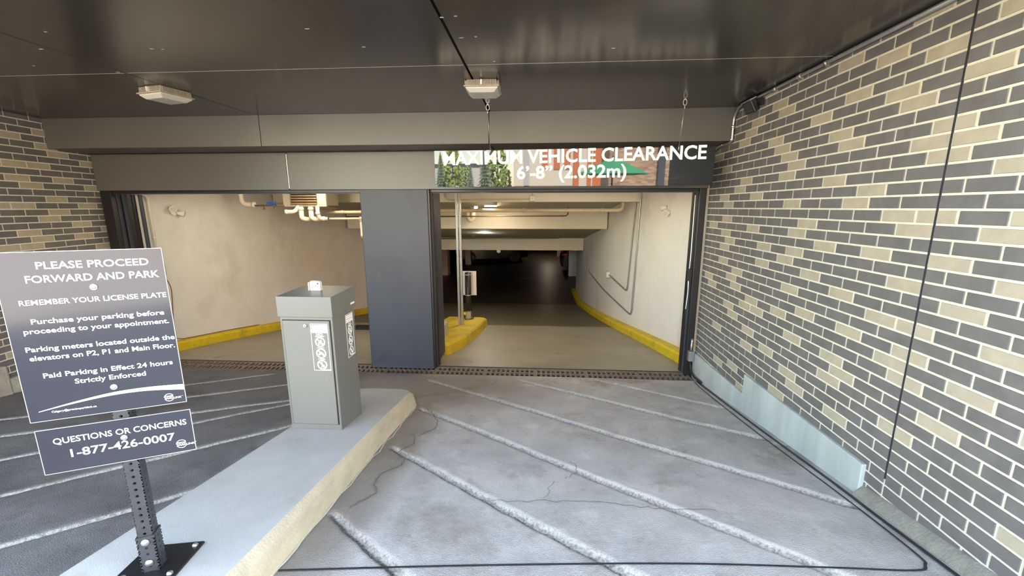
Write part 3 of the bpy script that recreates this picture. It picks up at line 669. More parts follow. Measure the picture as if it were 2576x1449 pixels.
mb = MB(); decal(mb, (-1.483, ky0-.0101, .888), (1,0,0), (0,0,1), .116, .322); part('sticker', mb, [M['white'], M['black']], door, label='white warning sticker with three barred circles')
mb = MB(); decal(mb, (kx1+.0003, 2.660, .906), (0,1,0), (0,0,1), .106, .313); part('sticker', mb, [M['white'], M['black']], ka, label='white warning sticker with three barred circles')
# the little white antenna box bolted to its top
mb = MB(); pr = [(-1.555,2.64,1.394)]
prof = [(-1.556, 1.394), (-1.484, 1.394), (-1.484, 1.445)] + [(-1.496+.012*math.cos(R(a)), 1.447+.012*math.sin(R(a))) for a in (0, 30, 60, 90)] + [(-1.544+.012*math.cos(R(a)), 1.449+.012*math.sin(R(a))) for a in (90, 120, 150, 180)]
mb.prism([(x, 2.64, z) for x, z in prof], (0, .03, 0)); mb.box((-1.566, 2.635, 1.394), (-1.561, 2.70, 1.452)); mb.box((-1.563, 2.65, 1.394), (-1.50, 2.69, 1.402))
an = part('antenna_box', mb, M['white_plastic'], ka, bevel=.003, label='white plastic box')
mb = MB(); mb.cyl((-1.498, 2.6395, 1.444), (-1.498, 2.6375, 1.444), .0055, 12); mb.cyl((-1.498, 2.6376, 1.444), (-1.498, 2.637, 1.444), .003, 10); part('lens', mb, M['black'], an, label='small black lens')

# ------------------------------------------------------------------ signpost
ang = math.atan2(0.42169, 0.90665)
bx, by = -1.425 + .9067*.02, 1.19 + .4217*.02
gb = gz(by) + HI
sp = thing('sign_post', 'black square signpost with two charcoal parking notices at the near end of the island', 'sign', (bx, by, gb), ang)
def P_(mb, *a, **k): return mb
slope = math.atan(S)
# base plate (lies on the sloping island): build flat with the slope folded in
def tilt(mb):   # local frame: x along the sign, y away from camera; the island falls along world +y
    c, s_ = math.cos(ang), math.sin(ang)
    mb.v = [(x, y, z - S*(s_*x + c*y)) for x, y, z in mb.v]; return mb
mb = MB(); mb.box((-.095, -.075, -.004), (.105, .125, .008), rot=Matrix.Rotation(R(-12), 3, 'Z')); tilt(mb); bp_ = part('base_plate', mb, M['black'], sp, bevel=.002, world=False)
for sx_, sy_ in ((-1, -1), (1, -1), (1, 1), (-1, 1)):
    q = Matrix.Rotation(R(-12), 3, 'Z') @ Vector((.005 + sx_*.075, .025 + sy_*.075, 0))
    mb = MB(); mb.cyl((q.x, q.y, .006), (q.x, q.y, .013), .010, 14); mb.ball((q.x, q.y, .013), .009, .009, .006); tilt(mb); part('bolt', mb, M['silver'], bp_, world=False, label='bright bolt')
def perforated(mb, w, z0, z1, pitch, r, t=.003, phase=0.0):
    """square tube whose faces carry a row of holes"""
    h = w/2
    for k in range(4):
        rot = Matrix.Rotation(R(90*k), 3, 'Z')
        def tv(x, z): return tuple(rot @ Vector((x, -h, z)))
        zc = z0 + phase; holes = []
        while zc < z1 - r: 
            if zc > z0 + r: holes.append(zc)
            zc += pitch
        zs_ = [z0] + [a for hz in holes for a in (hz-pitch/2, hz+pitch/2)] + [z1]
        prev = z0
        for hz in holes:
            a, b = max(prev, hz-pitch*.42), min(z1, hz+pitch*.42)
            if a > prev: mb.add([tv(-h, prev), tv(h, prev), tv(h, a), tv(-h, a)], [(0,1,2,3)])
            N = 12; ring_ = [tv(r*math.cos(2*math.pi*i/N), hz + r*math.sin(2*math.pi*i/N)) for i in range(N)]
            sq = []
            for i in range(N):
                c, s_ = math.cos(2*math.pi*i/N), math.sin(2*math.pi*i/N); m_ = max(abs(c)/h, abs(s_)/((b-a)/2)); sq.append(tv(c/m_, (a+b)/2 + s_/m_))
            # corners exact enough: add corner fans
            mb.add(ring_ + sq, [(i, N+i, N+(i+1) % N, (i+1) % N) for i in range(N)])
            for cx_, cz_, i in ((h, b, 1), (-h, b, 4), (-h, a, 7), (h, a, 10)):
                mb.add([tv(cx_, cz_), sq[i], sq[(i+1) % N]], [(0, 2, 1)])
            mb.add(ring_ + [tuple(rot @ (Vector((r*math.cos(2*math.pi*i/N), -h+t, hz + r*math.sin(2*math.pi*i/N))))) for i in range(N)], [(i, (i+1) % N, N+(i+1) % N, N+i) for i in range(N)])
            prev = b
        if z1 > prev: mb.add([tv(-h, prev), tv(h, prev), tv(h, z1), tv(-h, z1)], [(0,1,2,3)])
    mb.add([(-h,-h,z1),(h,-h,z1),(h,h,z1),(-h,h,z1)], [(0,1,2,3)])
    mb.box((-h*.35, -h*.35, z0), (h*.35, h*.35, z1-.01), 1)
mb = MB(); perforated(mb, .045, 0.0, 1.15, .0254, .0050, phase=.012); part('post', mb, [M['postpaint'], M['blackrub']], sp, world=False)
mb = MB(); perforated(mb, .055, -.004, .155, .0254, .0050, phase=.012); sl = part('sleeve', mb, [M['postpaint'], M['blackrub']], sp, world=False)
for z in (.05, .135):
    mb = MB(); mb.cyl((0, -.027, z), (0, -.033, z), .012, 14); mb.ball((0, -.033, z), .010, .005, .010); part('bolt', mb, M['silver'], sl, world=False, label='bright bolt')
# panels; a = along the sign, b = height above the base
dx = -.02
def panel(name, a0, a1, b0, b1, label):
    mb = MB(); mb.box((a0+dx, -.0275, b0), (a1+dx, -.0245, b1)); o = part(name, mb, M['sign'], sp, bevel=.0006, world=False, label=label)
    q = MB(); lw = .0016
    for (x0, z0, x1, z1) in ((a0, b0, a1, b0+lw), (a0, b1-lw, a1, b1), (a0, b0, a0+lw, b1), (a1-lw, b0, a1, b1)): q.box((x0+dx, -.0278, z0), (x1+dx, -.0244, z1))
    part('edge', q, M['sign_back'], o, world=False, label='bare light edge'); return o
p1 = panel('notice_panel', -.200, .207, .643, 1.182, 'charcoal parking notice with white lettering')
p2 = panel('contact_panel', -.196, .212, .458, .614, 'charcoal phone number panel')
U = (1, 0, 0); V = (0, 0, 1); FY = -.0281
def ln(mb, s, a0, a1, b, h, w=.0): text_into(mb, s, (a0+dx, FY, b), U, V, a1-a0, h, .0004, weight=w)
for tx, a0, a1, b, h, w in (('PLEASE PROCEED', -.104, .168, 1.129, .0225, .016), ('FORWARD AND PARK', -.134, .190, 1.088, .0225, .016), ('REMEMBER YOUR LICENSE PLATE', -.160, .200, 1.020, .0165, .014),
    ('Purchase your parking before', -.143, .186, .961, .0165, .016), ('proceeding to your appointment.', -.165, .195, .931, .0165, .016), ('Parking meters located outside the', -.170, .203, .874, .0165, .016),
    ('elevators on P2, P1 and Main Floor.', -.166, .200, .845, .0165, .016), ('Paid Parking in Effect 24 hours', -.144, .186, .786, .0165, .016), ('Strictly Enforced', -.073, .109, .757, .0165, .016), ('Calgary@preciseparklink.ca', -.144, -.033, .669, .0065, .010)):
    mb = MB(); ln(mb, tx, a0, a1, b, h, w); part('lettering', mb, M['white'], p1, world=False, label='white words: ' + tx)
mb = MB(); lo = [(-.174,.680),(-.083,.695),(.015,.706),(.108,.706),(.205,.694)]; hi = [(-.174,.682),(-.082,.701),(.016,.716),(.11,.719),(.205,.714)]
lo = spline(lo, 6); hi = spline(hi, 6); n = len(lo)
mb.add([(a+dx, FY-.0004, b-.004) for a, b in lo] + [(a+dx, FY-.0004, b-.004) for a, b in hi], [(i, i+1, n+i+1, n+i) for i in range(n-1)]); part('swoosh', mb, M['white'], p1, world=False, label='white curved stripe')
def logo(par, a, b, k=1.0):
    mb = MB(); c = (a+dx, FY, b)
    mb.ring(c, (1,0,0), (0,0,1), .0122*k, .0140*k, .0004, 24, a0=28, a1=178); mb.ring(c, (1,0,0), (0,0,1), .0122*k, .0140*k, .0004, 24, a0=205, a1=335)
    text_into(mb, 'PRECISE', (a+dx-.012*k, FY, b+.0015*k), U, V, .024*k, .0052*k, .0004, weight=.03, slant=.2)
    text_into(mb, 'PARKLINK', (a+dx-.013*k, FY, b-.0062*k), U, V, .048*k, .0062*k, .0004, weight=.03, slant=.2)
    mb.box((a+dx+.0365*k, FY-.0004, b+.0002), (a+dx+.039*k, FY, b+.001))
    part('logo', mb, M['white'], par, world=False, label='white round logo')
logo(p1, .160, .668); logo(p2, .172, .489, 1.12)
for tx, a0, a1, b, h, w in (('QUESTIONS OR CONCERNS', -.158, .196, .560, .021, .014), ('1-877-426-0007', -.122, .157, .508, .0285, .014)):
    mb = MB(); ln(mb, tx, a0, a1, b, h, w); part('lettering', mb, M['white'], p2, world=False, label='white words: ' + tx)
for par, b in ((p1, 1.066), (p1, .730), (p2, .547)):
    mb = MB(); mb.cyl((0, -.027, b), (0, -.030, b), .0095, 16); mb.ball((0, -.030, b), .0075, .004, .0075); part('bolt', mb, M['silver'], par, world=False, label='round bright bolt')

# ------------------------------------------------------------------ hanging clearance sign
TILT = R(1.15)
cs = thing('clearance_sign', 'long black mirror-faced clearance sign hung above the right opening', 'sign', (0.28, 4.0, 2.145), R(-2.15))
tr = Matrix.Rotation(TILT, 3, 'X')
def til(mb): mb.v = [tuple(tr @ Vector(v)) for v in mb.v]; return mb
X0, X1, HS = -1.295, 1.285, .337
mb = MB(); mb.box((X0, -.004, 0), (X1, .004, HS)); face = part('face', til(mb), M['mirror'], cs, bevel=.001, world=False)
mb = MB(); text_into(mb, 'MAXIMUM VEHICLE CLEARANCE', (-.925-.28, -.0045, .2045), (1,0,.012), (-.012,0,1), 2.415, .122, .004, weight=.022)
part('lettering', til(mb), M['letter'], cs, world=False, label='upper line of white cut-out letters')
mb = MB(); text_into(mb, '6\u2019-8\u201d (2.032m)', (-.22-.28, -.0045, .071), (1,0,.010), (-.010,0,1), 1.015, .118, .004, weight=.022)
part('lettering', til(mb), M['letter'], cs, world=False, label='lower line of white cut-out letters')
for x in (-.475, 1.242):
    mb = MB(); xl = x - .28; zt = 2.863 - 2.145
    topv = Vector((xl, -.11, zt)); botv = tr @ Vector((xl+.004, 0, HS-.012))
    mb.tube([tuple(topv - Vector((0, 0, .05))), tuple(botv)], .0026, 6)
    mb.cyl(tuple(botv - Vector((0, 0, .02))), tuple(botv + Vector((0, -.002, .028))), .006, 8)
    c_ = part('suspension_cable', mb, M['galv'], cs, world=False)
    mb = MB(); mb.ring(topv - Vector((0, 0, .028)), (.6, 0, 0), (0, 0, 1), .022, .028, .005, 18); mb.cyl(tuple(topv - Vector((0, 0, .002))), tuple(topv + Vector((0, 0, .001))), .008, 10); mb.cyl(tuple(topv - Vector((0, 0, .08))), tuple(topv - Vector((0, 0, .05))), .0055, 8)
    part('eye_hook', mb, M['silver'], c_, world=False)

# ------------------------------------------------------------------ ceiling lamps under the soffit
def canopy_lamp(name, loc, rotz, label):
    t = thing(name, label, 'ceiling light', loc, rotz, 'ceiling lights under the dark soffit')
    w = .120
    mb = MB(); mb.add([(-w*.9,-w*.9,0),(w*.9,-w*.9,0),(w*.9,w*.9,0),(-w*.9,w*.9,0),(-w,-w,-.044),(w,-w,-.044),(w,w,-.044),(-w,w,-.044)], [(0,1,2,3),(7,6,5,4),(0,4,5,1),(1,5,6,2),(2,6,7,3),(3,7,4,0)])
    mb.box((-w-.010, -w-.010, -.052), (w+.010, w+.010, -.043))
    part('housing', mb, M['lamp_body'], t, bevel=.003, world=False)
    mb = MB()
    for k in range(19):
        a = -w*.85 + w*1.7*k/18
        for s_ in (-1, 1):
            mb.box((a-.002, s_*w-.004, -.042), (a+.002, s_*w+.004, -.006)); mb.box((s_*w-.004, a-.002, -.042), (s_*w+.004, a+.002, -.006))
    part('cooling_fins', mb, M['lamp_body'], t, world=False)
    mb = MB(); e = .03
    mb.add([(-w,-w,-.052),(w,-w,-.052),(w,w,-.052),(-w,w,-.052),(-w+.004,-w+.004,-.062),(w-.004,-w+.004,-.062),(w-.004,w-.004,-.062),(-w+.004,w-.004,-.062),(-w+e,-w+e,-.085),(w-e,-w+e,-.085),(w-e,w-e,-.085),(-w+e,w-e,-.085)],
           [(0,1,2,3)] + [(i,4+i,4+(i+1)%4,(i+1)%4) for i in range(4)] + [(4+i,8+i,8+(i+1)%4,4+(i+1)%4) for i in range(4)] + [(11,10,9,8)])
    part('lens', mb, M['lens'], t, bevel=.004, world=False, label='frosted lens')
    mb = MB(); mb.box((-.006, -w-.018, -.042), (.006, -w+.004, -.008)); part('latch', mb, M['white_plastic'], t, world=False); 
    return t
la = canopy_lamp('ceiling_light', (-2.965, 3.29, 2.865), R(-13), 'square ceiling light nearer the left brick wall')
dup(la, (-.435, 3.30, 2.865), R(1), 'square ceiling light at the dark seam, above the left end of the clearance sign')

# ------------------------------------------------------------------ conduit and floodlight on the right wall
cd = thing('conduit', 'steel conduit along the top of the right brick wall', 'conduit', (1.80, 4.0, 2.84))
mb = MB(); mb.tube(ri([(1.803, 1.02, 2.846), (1.803, 4.10, 2.846), (1.80, 4.185, 2.78), (1.80, 4.183, 2.565), (1.795, 4.21, 2.552), (1.795, 4.44, 2.55), (1.795, 4.60, 2.52), (1.79, 4.625, 2.42)], .09), .0125, 10)
part('tube', mb, M['galv'], cd)
for y in (2.949, 3.21, 3.23, 3.522):
    mb = MB(); mb.cyl((1.803, y-.012, 2.846), (1.803, y+.012, 2.846), .0165, 12); mb.box((1.805, y-.010, 2.820), (1.8205, y+.010, 2.842)); part('clip', mb, M['silver'], cd)
for p in ((1.80, 4.183, 2.69), (1.80, 4.186, 2.575), (1.795, 4.36, 2.551)):
    mb = MB(); mb.ball(p, .02, .016, .016); part('clip', mb, M['silver'], cd)
fl = thing('floodlight', 'small black floodlight high on the right brick wall', 'floodlight', (1.82, 3.83, 2.76))
rotf = Matrix.Rotation(R(-28), 3, 'Y')
mb = MB(); mb.box((1.755, 3.76, 2.735), (1.80, 3.91, 2.84), rot=rotf); hd = part('head', mb, M['black'], fl, bevel=.006)
mb = MB(); mb.box((1.752, 3.775, 2.748), (1.757, 3.895, 2.828), rot=rotf, piv=(1.7775, 3.835, 2.7875)); part('lens', mb, M['glass'], hd, label='dark glass lens')
mb = MB(); mb.box((1.752, 3.757, 2.836), (1.806, 3.913, 2.846), rot=rotf, piv=(1.7775, 3.835, 2.7875)); part('visor', mb, M['galv'], hd, label='pale top edge')
mb = MB(); mb.box((1.79, 3.70, 2.775), (1.822, 3.73, 2.826)); mb.box((1.785, 3.715, 2.80), (1.80, 3.95, 2.815)); mb.box((1.79, 3.93, 2.775), (1.822, 3.945, 2.826)); part('bracket', mb, M['black'], fl)

# ------------------------------------------------------------------ right jamb: sensor, junction and hose
ps = thing('photo_eye', 'small black photo-eye box on the right door guide', 'sensor', (1.685, 4.70, 1.20))
mb = MB(); mb.box((1.665, 4.655, 1.135), (1.71, 4.70, 1.27)); part('case', mb, M['blackrub'], ps, bevel=.004)
mb = MB(); mb.tube(ri([(1.69, 4.69, 1.26), (1.70, 4.705, 1.40), (1.695, 4.705, 2.08)], .05), .006, 8); mb.tube(ri([(1.69, 4.69, 1.14), (1.70, 4.70, 1.0), (1.69, 4.70, .80)], .05), .006, 8); part('wire', mb, M['white_plastic'], ps, label='white wire')
hj = thing('flexible_hose', 'grey flexible conduit with junction box at the foot of the right door jamb', 'conduit', (1.76, 4.62, .03))
mb = MB(); mb.box((1.735, 4.60, .20), (1.795, 4.66, .32)); part('junction_box', mb, M['galv'], hj, bevel=.004)
mb = MB(); mb.tube(ri([(1.765, 4.63, .32), (1.77, 4.64, .40), (1.775, 4.645, .46)], .03), .014, 10); part('fitting', mb, M['galv'], hj)
mb = MB(); mb.tube(ri([(1.765, 4.63, .20), (1.765, 4.60, .09), (1.77, 4.50, .055), (1.775, 4.30, .075)], .07), .012, 10); part('hose', mb, M['blackrub'], hj)

# ------------------------------------------------------------------ things on the left inner wall
def twin_head(loc, wall_n, label, k=1.0, lit=False, name='emergency_light'):
    """emergency light: round back plate and two swivel spot heads"""
    n = Vector(wall_n).normalized(); side = Vector((0,0,1)).cross(n).normalized(); L = Vector(loc)
    t = thing(name, label, 'emergency light', loc)
    mb = MB(); mb.cyl(tuple(L), tuple(L+n*.035*k), .062*k, 18); part('base', mb, M['white_plastic'], t)
    for sgn, dz in ((-1, .045), (1, -.03)):
        c = L + n*.07*k + side*sgn*.075*k + Vector((0,0,dz*k)); d = (n*.8 + side*sgn*.5 + Vector((0,0,-.25))).normalized()
        mb = MB(); mb.tube([tuple(L+n*.03*k), tuple(c)], .013*k, 8); mb.tube([tuple(c-d*.05*k), tuple(c-d*.03*k), tuple(c+d*.045*k)], .03*k, 14, r1=.052*k); h = part('lamp_head', mb, M['white_plastic'], t)
        mb = MB(); mb.cyl(tuple(c+d*.044*k), tuple(c+d*.049*k), .042*k, 16); part('lens', mb, M['beam_bulb'] if lit else M['lens'], h, label='round lens')
    return t
twin_head((-5.238, 5.62, 1.90), (1, 0, 0), 'white twin-head emergency light on the beige left inner wall', .9)
twin_head((1.937, 6.34, 1.90), (-1, -.05, 0), 'white twin-head emergency light on the white right inner wall', .95)
lc = thing('conduit', 'thin cream conduit running down the beige left inner wall', 'conduit', (-5.22, 5.25, 1.2))
mb = MB(); mb.tube(ri([(-5.215, 4.97, 2.13), (-5.215, 5.22, 2.12), (-5.215, 5.25, 2.06), (-5.215, 5.25, 1.21)], .05), .014, 10); part('tube', mb, M['pvc'], lc)
for z in (2.06, 1.55, 1.24): 
    mb = MB(); mb.cyl((-5.215, 5.25, z-.02), (-5.215, 5.25, z+.02), .019, 12); part('clip', mb, M['pvc'], lc)
pe = thing('photo_eye', 'black photo-eye box on the beige left inner wall', 'sensor', (-5.22, 5.27, 1.1))
mb = MB(); mb.box((-5.24, 5.225, 1.03), (-5.185, 5.31, 1.19)); part('case', mb, M['blackrub'], pe, bevel=.004)
mb = MB(); mb.tube(ri([(-5.21, 5.29, 1.04), (-5.20, 5.37, .85), (-5.215, 5.34, .45), (-5.21, 5.29, .12), (-5.19, 5.4, .068), (-5.18, 6.2, -.05), (-5.10, 6.9, -.15)], .12), .0055, 6); part('wire', mb, M['wire_red'], pe, label='reddish wire')

# pipes and unit heater hung behind the left opening
def pipe(name, pts, r, m, label, rad=.08, cat='pipe', fit=(), fm=None, n=12):
    b = Vector(pts[0]); t = thing(name, label, cat, pts[0])
    mb = MB(); mb.tube(ri(pts, rad), r, n); part('tube', mb, m, t)
    for p, d, L in fit:
        p = Vector(p); d = Vector(d).normalized(); mb = MB(); mb.cyl(tuple(p-d*L/2), tuple(p+d*L/2), r*1.22, n); part('coupling', mb, fm or m, t)
    return t
pipe('pipe', [(-4.84, 6.5, 2.46), (-4.84, 6.5, 2.005), (-4.62, 6.5, 2.0)], .036, M['pvc'], 'fat white elbow pipe dropping at the head of the beige wall', .09, fit=[((-4.64, 6.5, 2.0), (1,0,0), .04)])
rp = pipe('pipe', [(-4.62, 6.5, 1.985), (-4.12, 6.5, 1.985)], .014, M['pipe_brown'], 'short rusty pipe with a blue valve', fit=[((-4.5, 6.5, 1.985), (1,0,0), .05), ((-4.25, 6.5, 1.985), (1,0,0), .05)])
mb = MB(); mb.box((-4.41, 6.47, 2.005), (-4.27, 6.53, 2.045)); mb.cyl((-4.34, 6.5, 1.99), (-4.34, 6.5, 2.02), .018, 10); part('valve', mb, M['blue'], rp, bevel=.006, label='blue valve')
mb = MB(); mb.cyl((-4.47, 6.5, 1.985), (-4.47, 6.5, 1.93), .008, 8); mb.cyl((-4.47, 6.5, 1.935), (-4.47, 6.5, 1.92), .024, 12); part('sprinkler', mb, M['pipe_brown'], rp)
mb = MB(); mb.cyl((-4.3, 6.5, 1.985), (-4.3, 6.5, 1.94), .006, 8); part('drain_stub', mb, M['pipe_brown'], rp)
uv = thing('unit_heater', 'ceiling-hung vent box with brown louvres behind the left opening', 'vent', (-3.78, 6.7, 1.96))
mb = MB(); mb.box((-4.14, 6.5, 1.965), (-3.42, 6.56, 2.42)); mb.box((-4.12, 6.56, 1.98), (-3.44, 6.95, 2.42)); part('case', mb, M['vent_frame'], uv, bevel=.006)
mb = MB(); mb.box((-4.0, 6.495, 2.0), (-3.57, 6.502, 2.36)); bk = part('grille', mb, M['blackrub'], uv)
mb = MB()
for k in range(9): mb.box((-4.0, 6.47, 2.0+.04*k), (-3.57, 6.50, 2.022+.04*k), rot=Matrix.Rotation(R(-25), 3, 'X'))
part('louvres', mb, M['vent_brown'], bk, label='brown louvres')
pipe('pipe', [(-4.07, 6.42, 1.885), (-3.94, 6.46, 1.885), (-3.90, 6.5, 1.95), (-3.90, 6.55, 2.0)], .032, M['pvc'], 'white pipe with a round end cap under the vent box', .04, fit=[((-4.05, 6.42, 1.885), (1,.2,0), .03)])
for x, s_ in ((-3.85, 'leftmost'), (-3.685, 'middle')):
    pipe('pipe', [(x, 6.5, 1.965), (x, 6.5, 1.79), (x+.04, 6.54, 1.765), (x+.085, 6.66, 1.77)], .038, M['pvc'], s_ + ' of the three white elbow pipes under the vent box', .06, fit=[((x, 6.5, 1.93), (0,0,1), .04)])
pipe('pipe', [(-3.575, 6.5, 1.965), (-3.575, 6.5, 1.86), (-3.555, 6.52, 1.775), (-3.45, 6.56, 1.77)], .030, M['pvc'], 'rightmost of the three white elbow pipes under the vent box', .05, fit=[((-3.575, 6.5, 1.86), (0,0,1), .035), ((-3.50, 6.54, 1.775), (1,.3,0), .035)])
pipe('pipe', [(-3.6, 6.8, 1.872), (-2.2, 6.8, 1.885)], .024, M['pipe_cream'], 'upper cream pipe running right from the vent box', fit=[((-3.3, 6.8, 1.875), (1,0,0), .05)])
pipe('pipe', [(-3.45, 6.62, 1.770), (-2.2, 6.72, 1.782)], .018, M['pipe_cream'], 'lower thin cream pipe running right from the elbow pipes')
pipe('pipe', [(-3.08, 7.0, 1.80), (-3.08, 7.0, 1.50), (-3.06, 6.96, 1.45)], .030, M['pvc'], 'short white downpipe beside the left edge of the column', .04, fit=[((-3.08, 7.0, 1.74), (0,0,1), .05)])
mb = MB(); mb.box((-3.60, 7.42, rz(7.5)-.01), (-2.9, 7.62, rz(7.5)+.055)); solo('floor_plate', mb, M['blackrub'], 'low black block on the ramp beside the left edge of the column', 'block', (-3.3, 7.5, rz(7.5)), bevel=.01)

# ------------------------------------------------------------------ inside the right opening
jc = thing('conduit', 'thin conduit across the first beam ending in a white junction box', 'conduit', (-.13, 7.5, 2.1))
mb = MB(); mb.tube(ri([(-1.75, 7.52, 2.30), (-1.72, 7.52, 2.085), (-1.45, 7.52, 2.085), (-.19, 7.52, 2.098)], .14), .012, 8); part('tube', mb, M['pipe_cream'], jc)
mb = MB(); mb.box((-.185, 7.49, 2.055), (-.085, 7.545, 2.155)); jb = part('junction_box', mb, M['white_plastic'], jc, bevel=.012, label='white junction box')
mb = MB(); mb.cyl((-.133, 7.49, 2.105), (-.133, 7.484, 2.105), .010, 10); part('indicator', mb, M['grey_box'], jb)
mb = MB(); mb.tube([(-.133, 7.52, 2.155), (-.133, 7.52, 2.42)], .008, 8); part('drop', mb, M['pipe_cream'], jc)
for x, s_ in ((-1.468, 'left'), (-1.412, 'right')):
    mb = MB(); mb.box((x-.021, 7.28, rz(7.3)+.155), (x+.021, 7.321, 2.43)); mb.box((x-.032, 7.26, rz(7.3)+.152), (x+.032, 7.34, rz(7.3)+.160))
    t = thing('support_post', s_ + ' one of two thin steel posts rising side by side from the yellow island', 'post', (x, 7.3, rz(7.3)+.155))
    part('post', mb, M['galv'], t, bevel=.003)
pipe('pipe', [(-4.4, 7.98+.04, 1.885), (1.57, 8.02, 1.897), (1.57, 8.02, 2.15)], .036, M['pipe_cream'], 'fat cream pipe across the ramp, nearest to the opening, elbowing up at its right end', .09, fit=[((-.3, 8.02, 1.893), (1,0,0), .07), ((1.2, 8.02, 1.896), (1,0,0), .05)])
t = bpy.context.scene.objects.get('pipe.009')
pipe('pipe', [(-4.4, 9.2, 1.742), (.58, 9.2, 1.765), (.62, 9.2, 1.80), (.62, 9.2, 1.95)], .014, M['pipe_brown'], 'thin sprinkler pipe just in front of the second beam', .03, fit=[((.5, 9.2, 1.765), (1,0,0), .04)])
ub = pipe('pipe', [(-1.50, 9.35, 2.05), (-1.50, 9.35, 1.72), (-1.56, 9.35, 1.665), (-1.62, 9.38, 1.72), (-1.62, 9.42, 1.80), (-1.62, 9.42, 1.98)], .055, M['pvc'], 'white U-bend drain pipe in front of the second beam', .07, fit=[((-1.50, 9.35, 1.87), (0,0,1), .05)])
twin_head((-1.50, 9.26, 1.99), (0, -1, 0), 'lit twin-spot emergency light above the white U-bend', .95, lit=True)
def round_lamp(loc, label, r=.12):
    t = thing('ceiling_light', label, 'ceiling light', loc)
    L = Vector(loc); mb = MB(); mb.cyl(tuple(L), tuple(L-Vector((0,0,.03))), r, 20, r1=r*1.02); part('base', mb, M['white_plastic'], t)
    mb = MB(); mb.ball((L.x, L.y, L.z-.03), r*.95, r*.95, r*.5); part('diffuser', mb, M['glow'], t)
    ld = bpy.data.lights.new('lamp_light', 'POINT'); ld.energy = 2.0; ld.color = (1, .94, .84); ld.shadow_soft_size = .12
    lo_ = bpy.data.objects.new('lamp_light', ld); COL.objects.link(lo_); lo_.parent = t; lo_.location = (0, 0, -.16)
    return t, ld
round_lamp((-1.54, 11.5, 1.375+.02), 'lit round lamp glowing between the second and third beam')
pipe('pipe', [(-4.3, 12.6, 1.135), (-2.12, 12.6, 1.143), (-2.10, 12.6, 1.25)], .045, M['pipe_cream'], 'fat pipe with an elbow in front of the third beam', .05)
mb = MB(); mb.cyl((-2.02, 12.6, 1.10), (-1.98, 12.6, 1.10), .03, 10); mb.cyl((-2.0, 12.6, 1.08), (-2.0, 12.6, 1.18), .02, 10); mb.ball((-1.96, 12.6, 1.16), .03); mb.tube([(-2.1, 12.6, 1.08), (-2.0, 12.6, 1.08)], .02, 8)
solo('valve', mb, M['brass'], 'small brass valve at the end of the fat pipe before the third beam', 'valve', (-2.0, 12.6, 1.08))
pipe('pipe', [(-1.98, 12.8, 1.106), (.46, 12.8, 1.137), (.49, 12.8, 1.20)], .014, M['pipe_brown'], 'upper of two thin sprinkler pipes in front of the third beam', .03)
p3 = pipe('pipe', [(-4.2, 12.5, .995), (.58, 12.5, 1.036), (.62, 12.5, 1.10)], .016, M['pipe_brown'], 'lower of two thin sprinkler pipes in front of the third beam', .03)
mb = MB(); mb.cyl((-1.66, 12.5, 1.01), (-1.66, 12.5, 1.07), .012, 8); mb.cyl((-1.66, 12.5, 1.065), (-1.66, 12.5, 1.075), .03, 10); part('sprinkler', mb, M['brass'], p3)
mb = MB(); mb.box((-1.40, 13.43, .49), (-1.275, 13.5, .58)); mb.cyl((-1.3375, 13.46, .50), (-1.3375, 13.46, .47), .04, 12); solo('smoke_detector', mb, M['white_plastic'], 'small white detector under the edge of the third beam', 'detector', (-1.34, 13.46, .56), bevel=.012)
# conduits with outlet boxes on the right inner wall
def wall_conduit(pts, box, label):
    t = thing('conduit', label, 'conduit', pts[-1]); mb = MB(); mb.tube(ri(pts, .10), .0135, 8); part('tube', mb, M['galv'], t)
    mb = MB(); mb.box((box[0]-.05, box[1]-.06, box[2]-.07), (box[0]+.03, box[1]+.06, box[2]+.07)); part('outlet_box', mb, M['white_plastic'], t, bevel=.008); return t
wall_conduit([(1.60, 7.50, 2.42), (1.74, 7.62, 2.36), (1.745, 7.70, 2.10), (1.735, 7.83, 1.37), (1.72, 7.95, .43), (1.715, 8.02, .34), (1.69, 8.3, .36), (1.595, 9.36, .44)], (1.585, 9.40, .44), 'upper steel conduit on the right inner wall dropping to a white outlet box')
wall_conduit([(1.62, 7.36, 2.45), (1.77, 7.45, 2.36), (1.775, 7.50, 2.17), (1.765, 7.56, 1.10), (1.75, 7.63, .02), (1.745, 7.70, -.06), (1.70, 8.1, -.045), (1.56, 9.7, .0), (1.50, 11.4, .05), (1.487, 12.9, .085)], (1.50, 12.95, .085), 'lower long steel conduit on the right inner wall sloping to a far outlet box')
# yellow island inside
mb = MB()
il = [(-1.95, 5.36), (-1.26, 5.36), (-1.13, 6.1), (-1.085, 7.3), (-1.09, 8.0)] + [(-1.29+.20*math.cos(R(a)), 8.3+.22*math.sin(R(a))) for a in (10, 40, 70, 90)] + [(-1.95, 8.52)]
n = len(il)
mb.add([(x+.015*(1 if x > -1.5 else -1), y, rz(y)-.02) for x, y in il] + [(x, y, rz(y)+.13) for x, y in il] + [(x-.025*(1 if x > -1.5 else -1), y + (.025 if y < 6 else -.025 if y > 8.3 else 0), rz(y)+.155) for x, y in il],
       [(i, (i+1) % n, n+(i+1) % n, n+i) for i in range(n)] + [(n+i, n+(i+1) % n, 2*n+(i+1) % n, 2*n+i) for i in range(n)] + [list(range(2*n, 3*n))])
solo('kerb_island', mb, M['yellow'], 'yellow painted kerb island just inside the right opening', 'traffic island', (-1.5, 6.9, rz(6.9)))
gbx = thing('electrical_box', 'low grey metal box on the yellow island', 'electrical box', (-1.6, 6.0, rz(6.0)+.155))
mb = MB(); zc = rz(5.78)+.153; mb.box((-1.78, 5.78, rz(6.2)+.15), (-1.425, 6.16, zc+.165)); part('case', mb, M['grey_box'], gbx, bevel=.006)
